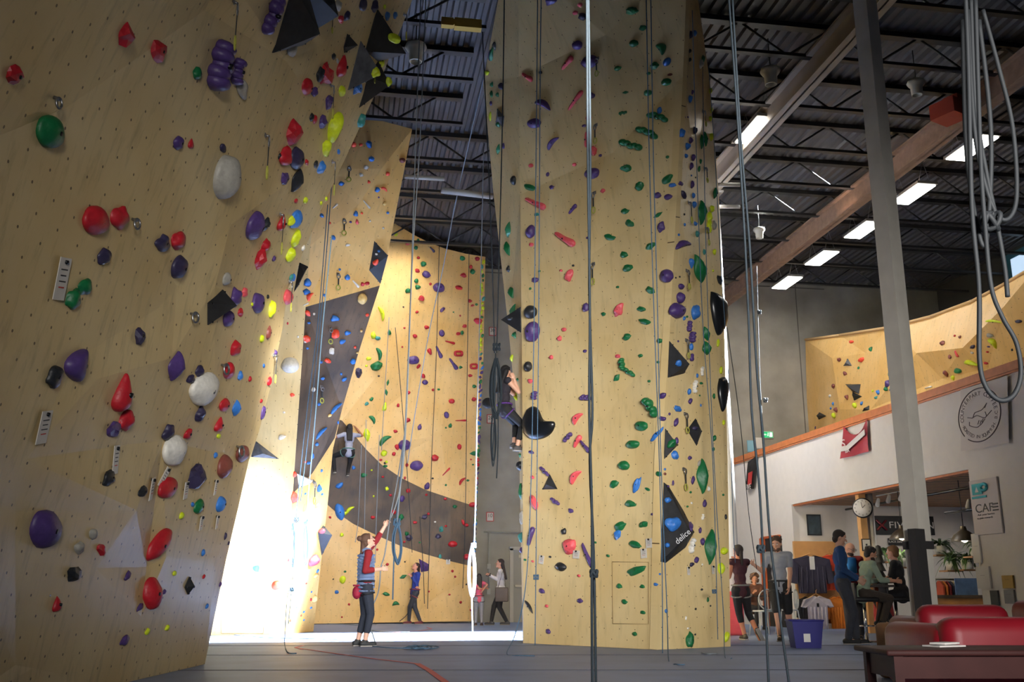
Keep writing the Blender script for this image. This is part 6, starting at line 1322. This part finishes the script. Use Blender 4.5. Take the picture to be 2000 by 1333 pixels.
    if glasses:
        q = MB()
        for s in (-1, 1): q.tube(ringpts(Hc + lk * .108 * k + hr * s * .032 * k + hu * .016 * k, lk, hr, hu, .024 * k, .019 * k), .0032 * k, 6); q.tube([Hc + lk * .105 * k + hr * s * .056 * k + hu * .018 * k, Hc + hr * s * .078 * k + hu * .02 * k], .003 * k, 5)
        q.tube([Hc + lk * .112 * k - hr * .01 * k + hu * .02 * k, Hc + lk * .112 * k + hr * .01 * k + hu * .02 * k], .003 * k, 5); q.build('glasses', blackf, root)
    # clothes
    g = .010 * k; sf = {'none': 0, 'short': .62, 'three': 1.45, 'long': 1.93}[sleeve]; tm_ = mat('cloth_%d_%d_%d' % top, top, .85, noise_amt=.10, nscale=14, bump=.15)
    q = MB(); torso(q, g)
    if sleeve == 'none':
        for i in (0, 1): q.ell(S[i] * .8 + S[1 - i] * .2, (.05 * k, .06 * k, .06 * k))
    else:
        for i in (0, 1): arm(q, i, g, sf)
    q.limb(P_ - T * .07 * k, P_ + T * .02 * k, .12 * k, .13 * k)
    q.ell(N_ - T * .01 * k, (.075 * k, .07 * k, .035 * k), R); solid('shirt', q, tm_, root, vox * 1.2, 3)
    if vest:
        q = MB(); n_ = 11
        for i in range(n_):
            t = -.10 + .54 * i / (n_ - 1); w_ = (.150 - .02 * math.sin((t + .1) / .54 * math.pi) + .0) * k; w_ = w_ * (1.02 if t < .3 else 1.08)
            q.ell(P_ + T * t * k, (w_ + .034 * k, .118 * k + .030 * k, .034 * k), R, 2)
        q.limb(P_ + T * .02 * k, P_ + T * .36 * k, .135 * k, .135 * k); q.ell(N_ + T * .02 * k, (.085 * k, .085 * k, .05 * k), R)
        for i in (0, 1): q.ell(S[i] * .86 + S[1 - i] * .14 - T * .02 * k, (.075 * k, .085 * k, .085 * k), R)
        solid('quilted_vest', q, mat('cloth_%d_%d_%d' % vest, vest, .5, noise_amt=.06), root, vox, 1)
    lf = {'long': 1.92, 'crop': 1.62, 'capri': 1.35, 'short': .95}[leg]; q = MB(); q.ell(P_ - T * .01 * k, (.158 * k + g, .114 * k + g, .12 * k), R); gg = g * (1.0 if fem else 1.9)
    for i in (0, 1): legg(q, i, gg, lf)
    solid('trousers', q, mat('cloth_%d_%d_%d' % bottom, bottom, .85, noise_amt=.12, nscale=14), root, vox * 1.2, 2)
    for i in (0, 1):
        tdir = Vector(toes[i]).normalized() if toes else f; a = AN[i]; q = MB(); u2 = (up - tdir * up.dot(tdir)).normalized() if abs(tdir.z) < .9 else f; RF_ = Matrix((tdir.cross(u2), tdir, u2)).transposed()
        q.limb(a - u2 * .035 * k - tdir * .045 * k, a - u2 * .045 * k + tdir * .15 * k, .042 * k, .034 * k); q.ell(a - u2 * .01 * k, (.045 * k, .055 * k, .05 * k), RF_)
        sh = solid('shoe', q, mat('cloth_%d_%d_%d' % shoe, shoe, .6), root, vox, 1)
        q = MB(); q.box(a - u2 * .072 * k + tdir * .05 * k, (.072 * k, .25 * k, .018 * k), 0, 0, RF_); q.build('sole', mat('sole_grey', (150, 146, 140), .7), sh)
    if harness:
        q = MB(); cr_ = P_ + T * .05 * k; q.tube(ringpts(cr_, T, rr_, fr, .168 * k, .128 * k, 24), .016 * k, 8)
        for i in (0, 1):
            tdir = (KN[i] - Hp[i]).normalized(); a = tdir.orthogonal().normalized(); b = tdir.cross(a); q.tube(ringpts(Hp[i] + tdir * .10 * k, tdir, a, b, .102 * k, .102 * k, 20), .013 * k, 8)
        q.tube([cr_ + fr * .13 * k, cr_ + fr * .13 * k - T * .1 * k], .012 * k, 6); q.build('harness', mat('cloth_%d_%d_%d' % harness, harness, .6), root)
    return dict(root=root, P=P_, T=T, f=f, r=r, H=Hc, W=WR_, R=R, k=k, S=S)

# 1 vested belayer, looking up to the right
D1 = 15.55; b1 = onz(710, 1264, 0); D1 = (b1 - EYE).dot(FH)
f1 = RT * .93 + FH * .38
P1 = person('person in a blue quilted vest and red sleeves holding a rope and looking up', b1, f1, 1.73, [at(761, 1016, D1 + .15), at(744, 1112, D1 - .15)], feet=[fl(702, D1 + .08) , fl(716, D1 - .08)], lean=(-.02, 0), look=(f1.normalized() + UPZ * .42),
            elbow=((0, .2, -.9), (.2, -.7, -.6)), skin=(226, 180, 156), top=(140, 30, 40), sleeve='three', bottom=(44, 50, 64), leg='crop', shoe=(44, 46, 48), hair='bun', hairc=(92, 66, 52), vest=(120, 140, 178), fem=True, harness=(30, 30, 34), vox=.0055, curl=.95, glasses=True)
c = at(697, 1158, D1 - .05); m = MB(); m.ell(c, (.075, .075, .105), None, 2); m.lathe(c + UPZ * .09, [(.062, 0), (.07, .03), (.06, .035), (.05, 0)], 16); o = solid('chalk_bag', m, mat('bag_red', (150, 24, 56), .7, noise_amt=.2, nscale=20), None, .008, 1)
tag(o, 'red chalk bag hanging at the back of the vested person', 'chalk bag')
# her rope from the roof to her hands and to the floor
rope(rope_grey, 'rope held by the vested person, falling to the floor', [[(790, 850, 15.5), (776, 940, D1 + .2), (762, 1012, D1 + .1), (752, 1080, D1), (744, 1108, D1 - .1), (742, 1135, D1 - .1), (738, 1160, D1), (726, 1190, D1), (722, 1220, D1 + .1), (728, 1240, D1), (735, 1262)]], .010)
# 2 climber on the dark band
sB, nB = hit('B', 672, 880); dB2 = (sB - EYE).dot(FH) - .42
P2 = person('climber in a grey top and black trousers on the dark band, back to us', at(680, 905, dB2) , FH * .9 - RT * .25, 1.62, [at(651, 846, dB2 + .1), at(697, 838, dB2 + .3)], feet=[at(654, 919, dB2 + .12), at(679, 925, dB2 + .1)], hip=(at(687, 881, dB2).z - at(680, 905, dB2).z), lean=(.10, .02), look=(FH + UPZ * .35 + RT * .3),
            elbow=((-.8, 0, -.3), (.5, 0, -.5)), knee=((-.8, .6, 0), (.1, 1, 0)), skin=(150, 96, 70), top=(150, 152, 170), sleeve='short', bottom=(22, 20, 22), shoe=(40, 36, 36), hair='long', hairc=(24, 20, 20), fem=True, harness=(70, 110, 104), vox=.009)
# 3 climber at the pillar edge
d3 = 17.3; f3 = RT * .9 + FH * .35
P3 = person('climber with dark hair reaching for the left edge of the pillar', at(985, 880, d3), f3, 1.68, [at(1000, 744, d3 + .2), at(1004, 741, d3 - .1)], feet=[at(1004, 868, d3 + .25), at(1010, 873, d3)], hip=(at(979, 796, d3).z - at(985, 880, d3).z), lean=(.02, 0), look=(f3.normalized() * .8 - UPZ * .1 + FH * .5),
            elbow=((0, -.1, -1), (0, -.1, -1)), knee=((-.4, .6, .5), (.2, .8, .2)), skin=(214, 164, 136), top=(40, 36, 44), sleeve='none', bottom=(28, 28, 30), leg='crop', shoe=(70, 66, 66), hair='long', hairc=(20, 16, 18), fem=True, harness=(84, 44, 120), vox=.0075)
c = at(953, 788, d3 - .1); m = MB(); m.ell(c, (.11, .09, .10), None, 2); o = solid('chalk_bag', m, mat('bag_black', (30, 30, 32), .8, noise_amt=.3, nscale=20), None, .01, 1); tag(o, 'fuzzy black chalk bag behind the climber at the pillar', 'chalk bag')
# 4 belayer in blue at the back wall
b4 = fl(810, 27.25, 0); f4 = -RT * .75 - FH * .45; d4_ = (b4 - EYE).dot(FH)
P4 = person('person in a blue jumper and dark trousers belaying at the back wall, looking up', b4, f4, 1.64, [at(804, 1128, d4_ - .1), at(815, 1148, d4_ - .25)], feet=[fl(800, d4_ + .08), fl(822, d4_ - .08)], lean=(-.06, 0), look=(f4.normalized() + UPZ * .55), elbow=((0, -.4, -.9), (0, -.5, -.8)), skin=(206, 140, 116),
            top=(38, 56, 140), sleeve='long', bottom=(50, 52, 60), shoe=(100, 40, 44), hair='tail', hairc=(50, 30, 26), fem=True, harness=(130, 50, 60), vox=.009)
# 5 child
b5 = onz(935, 1223, 0); d5 = (b5 - EYE).dot(FH); f5 = -RT * .2 + FH * .9
person('child in a pink top and grey leggings with long dark hair', b5, f5, 1.30, [at(947, 1150, d5), at(943, 1154, d5 - .1)], lean=(0, 0), look=f5 + RT * .3, skin=(190, 130, 106), top=(214, 90, 112), sleeve='short', bottom=(140, 138, 146), shoe=(60, 40, 40), hair='long', hairc=(26, 20, 20), fem=True, harness=(60, 62, 66), vox=.009)
# 6 person in white walking left
b6 = onz(978, 1222, 0); d6 = (b6 - EYE).dot(FH); f6 = -RT * .97 + FH * .1
P6 = person('person in a white sweater with long black hair walking left holding a phone', b6, f6, 1.74, [at(964, 1128, d6 + .2), at(957, 1125, d6 - .1)], feet=[fl(990, d6 + .08), fl(960, d6 - .08)], lean=(0, 0), look=f6 + UPZ * .1 - FH * .25, elbow=((0, -.5, -.8), (0, -.5, -.8)), skin=(206, 150, 124),
            top=(228, 222, 224), sleeve='long', bottom=(28, 26, 32), shoe=(60, 60, 66), hair='long', hairc=(34, 22, 22), fem=True, vox=.009)
c = at(980, 1162, d6 - .28); m = MB(); m.rbox(c, (.34, .10, .36), .03, -YAW); r = m.build('handbag', mat('bag_brown', (74, 62, 58), .6), origin=c); tag(r, 'dark brown shoulder bag on the person in white', 'handbag')
m = MB(); m.tube([c + UPZ * .17 - RT * .1, at(984, 1110, d6 - .18), c + UPZ * .17 + RT * .1], .008, 6); m.build('strap', mat('bag_brown', (74, 62, 58), .6), r)
c = at(954, 1123, d6 - .12); m = MB(); m.rbox(c, (.13, .012, .075), .005, -YAW - .3); tag(m.build('phone', blackf, origin=c), 'black phone held up by the person in white', 'phone')
# 7 person in maroon tank top
b7 = onz(1452, 1252, 0); d7 = (b7 - EYE).dot(FH); f7 = -RT * .25 + FH * .95
P7 = person('person in a maroon tank top and black capris facing away at the pillar', b7, f7, 1.66, [at(1432, 1104, d7 + .1), at(1438, 1100, d7 + .2)], feet=[fl(1450, d7 + .08), at(1479, 1236, d7 - .05)], lean=(0, 0), look=f7 + UPZ * .25 - RT * .2, elbow=((-.4, 0, -1), (.3, -.2, -1)), knee=((0, 1, 0), (.1, 1, 0)), skin=(186, 120, 88),
            top=(62, 26, 34), sleeve='none', bottom=(24, 20, 22), leg='capri', shoe=(50, 44, 36), hair='tail', hairc=(34, 24, 20), fem=True, harness=(120, 116, 110), vox=.008, toes=[f7, RT * .4 - UPZ * .9])
# 8 man in grey T-shirt
b8 = onz(1530, 1253, 0); d8 = (b8 - EYE).dot(FH); f8 = -FH * .93 - RT * .35
P8 = person('person in a grey T-shirt and black shorts reaching an arm out to the left', b8, f8, 1.80, [at(1541, 1152, d8 - .2), at(1473, 1104, d8 - .1)], feet=[fl(1541, d8 + .08), fl(1518, d8 - .08)], lean=(.03, 0), look=f8 - UPZ * .35 - RT * .2, elbow=((-.6, -.5, -.3), (.2, 0, -1)), skin=(200, 150, 124), top=(150, 152, 158), sleeve='short', bottom=(30, 30, 32), leg='short',
            shoe=(90, 74, 56), hair='tousled', hairc=(70, 50, 36), harness=(34, 34, 36), vox=.008, beard=(96, 70, 54))
# 9 curly-haired seated person
b9 = onz(1474, 1233, 0); d9 = (b9 - EYE).dot(FH); f9 = -FH * .95 + RT * .2
person('curly-haired person in a patterned dark top sitting at the small table', b9, f9, 1.60, [(-.15, .35, .80), (.15, .35, .80)], feet=[(-.1, .3, .1), (.1, .3, .1)], hip=.52, lean=(.22, 0), look=f9 - UPZ * .3 - RT * .3, knee=((0, 1, .8), (0, 1, .8)), skin=(214, 150, 116), top=(96, 60, 44), sleeve='long', bottom=(40, 38, 44), hair='curly', hairc=(84, 56, 36), fem=True, vox=.009)
# 10 man in dark blue
b10 = onz(1655, 1259, 0); d10 = (b10 - EYE).dot(FH); f10 = RT * .95 - FH * .2
person('tall person in a dark blue jacket standing in profile facing right', b10, f10, 1.86, [(-.12, .26, 1.05), (.16, .22, 1.02)], feet=[fl(1666, d10 + .08), fl(1650, d10 - .08)], lean=(-.02, 0), look=f10 - UPZ * .3, skin=(196, 150, 126), top=(30, 62, 104), sleeve='long', bottom=(58, 60, 68), shoe=(28, 26, 26), hair='short', hairc=(36, 26, 22), vox=.008)
# 11 bald man
b11 = onz(1672, 1250, 0); f11 = -RT * .35 - FH * .8
person('bald bearded person in a red jacket over a bright blue top', b11, f11 * -1 * -1, 1.72, [(-.1, .25, 1.1), (.1, .25, 1.05)], lean=(.02, 0), look=RT * .5 - FH * .6 - UPZ * .3, skin=(206, 156, 132), top=(128, 28, 36), sleeve='long', bottom=(36, 36, 42), shoe=(30, 28, 28), hair='bald', hairc=(60, 46, 40), beard=(66, 50, 44), glasses=True, vox=.009)
m = MB(); c = b11 + UPZ * 1.22 - FH * .09; m.rbox(c, (.17, .10, .42), .04, -YAW); m.build('x', mat('cloth_blue', (40, 120, 190), .8)).name = 'blue_top'
o = bpy.data.objects['blue_top']; par = [q for q in bpy.data.objects if q.get('label', '').startswith('bald bearded')][0]; o.parent = par; o.matrix_parent_inverse = Matrix.Translation(-par.location)
# 12 seated man in green
f12 = RT * .97 + FH * .1
person('person in a pale green shirt seated on a stool, arm on the high table', Vector((sc1.x, sc1.y, 0)), f12, 1.74, [(-.16, .46, 1.02), (.18, .50, 1.00)], feet=[(-.1, .28, .34), (.12, .24, .34)], hip=.82, lean=(.26, 0), look=f12 - UPZ * .35, knee=((0, 1, .6), (0, 1, .6)), skin=(206, 150, 120), top=(144, 160, 140), sleeve='three', bottom=(62, 52, 44), shoe=(30, 28, 28), hair='tousled', hairc=(32, 24, 22), beard=(60, 44, 38), vox=.008)
# 13 seated person in black
f13 = -RT * .8 + FH * .5
person('person in black clothes with short fair hair seated against the column', Vector((sc2.x, sc2.y, 0)) + RT * .12, f13, 1.76, [(-.1, .40, 1.0), (.1, .38, 1.0)], feet=[(-.1, .28, .34), (.12, .24, .34)], hip=.82, lean=(.1, 0), look=f13 + FH * .2, knee=((0, 1, .6), (0, 1, .6)), skin=(196, 146, 122), top=(26, 24, 28), sleeve='long', bottom=(24, 22, 26), shoe=(26, 24, 24), hair='short', hairc=(120, 84, 54), vox=.009)
c = sc2 - RT * .42 + UPZ * .965 + FH * .02; m = MB(); m.lathe(c, [(0, 0), (.035, 0), (.04, .09), (.036, .09), (.03, .02), (0, .02)], 16); tag(m.build('drinking_glass', mat('glass_orange', (206, 110, 50), .2), origin=c), 'orange drink glass on the high table', 'glass')
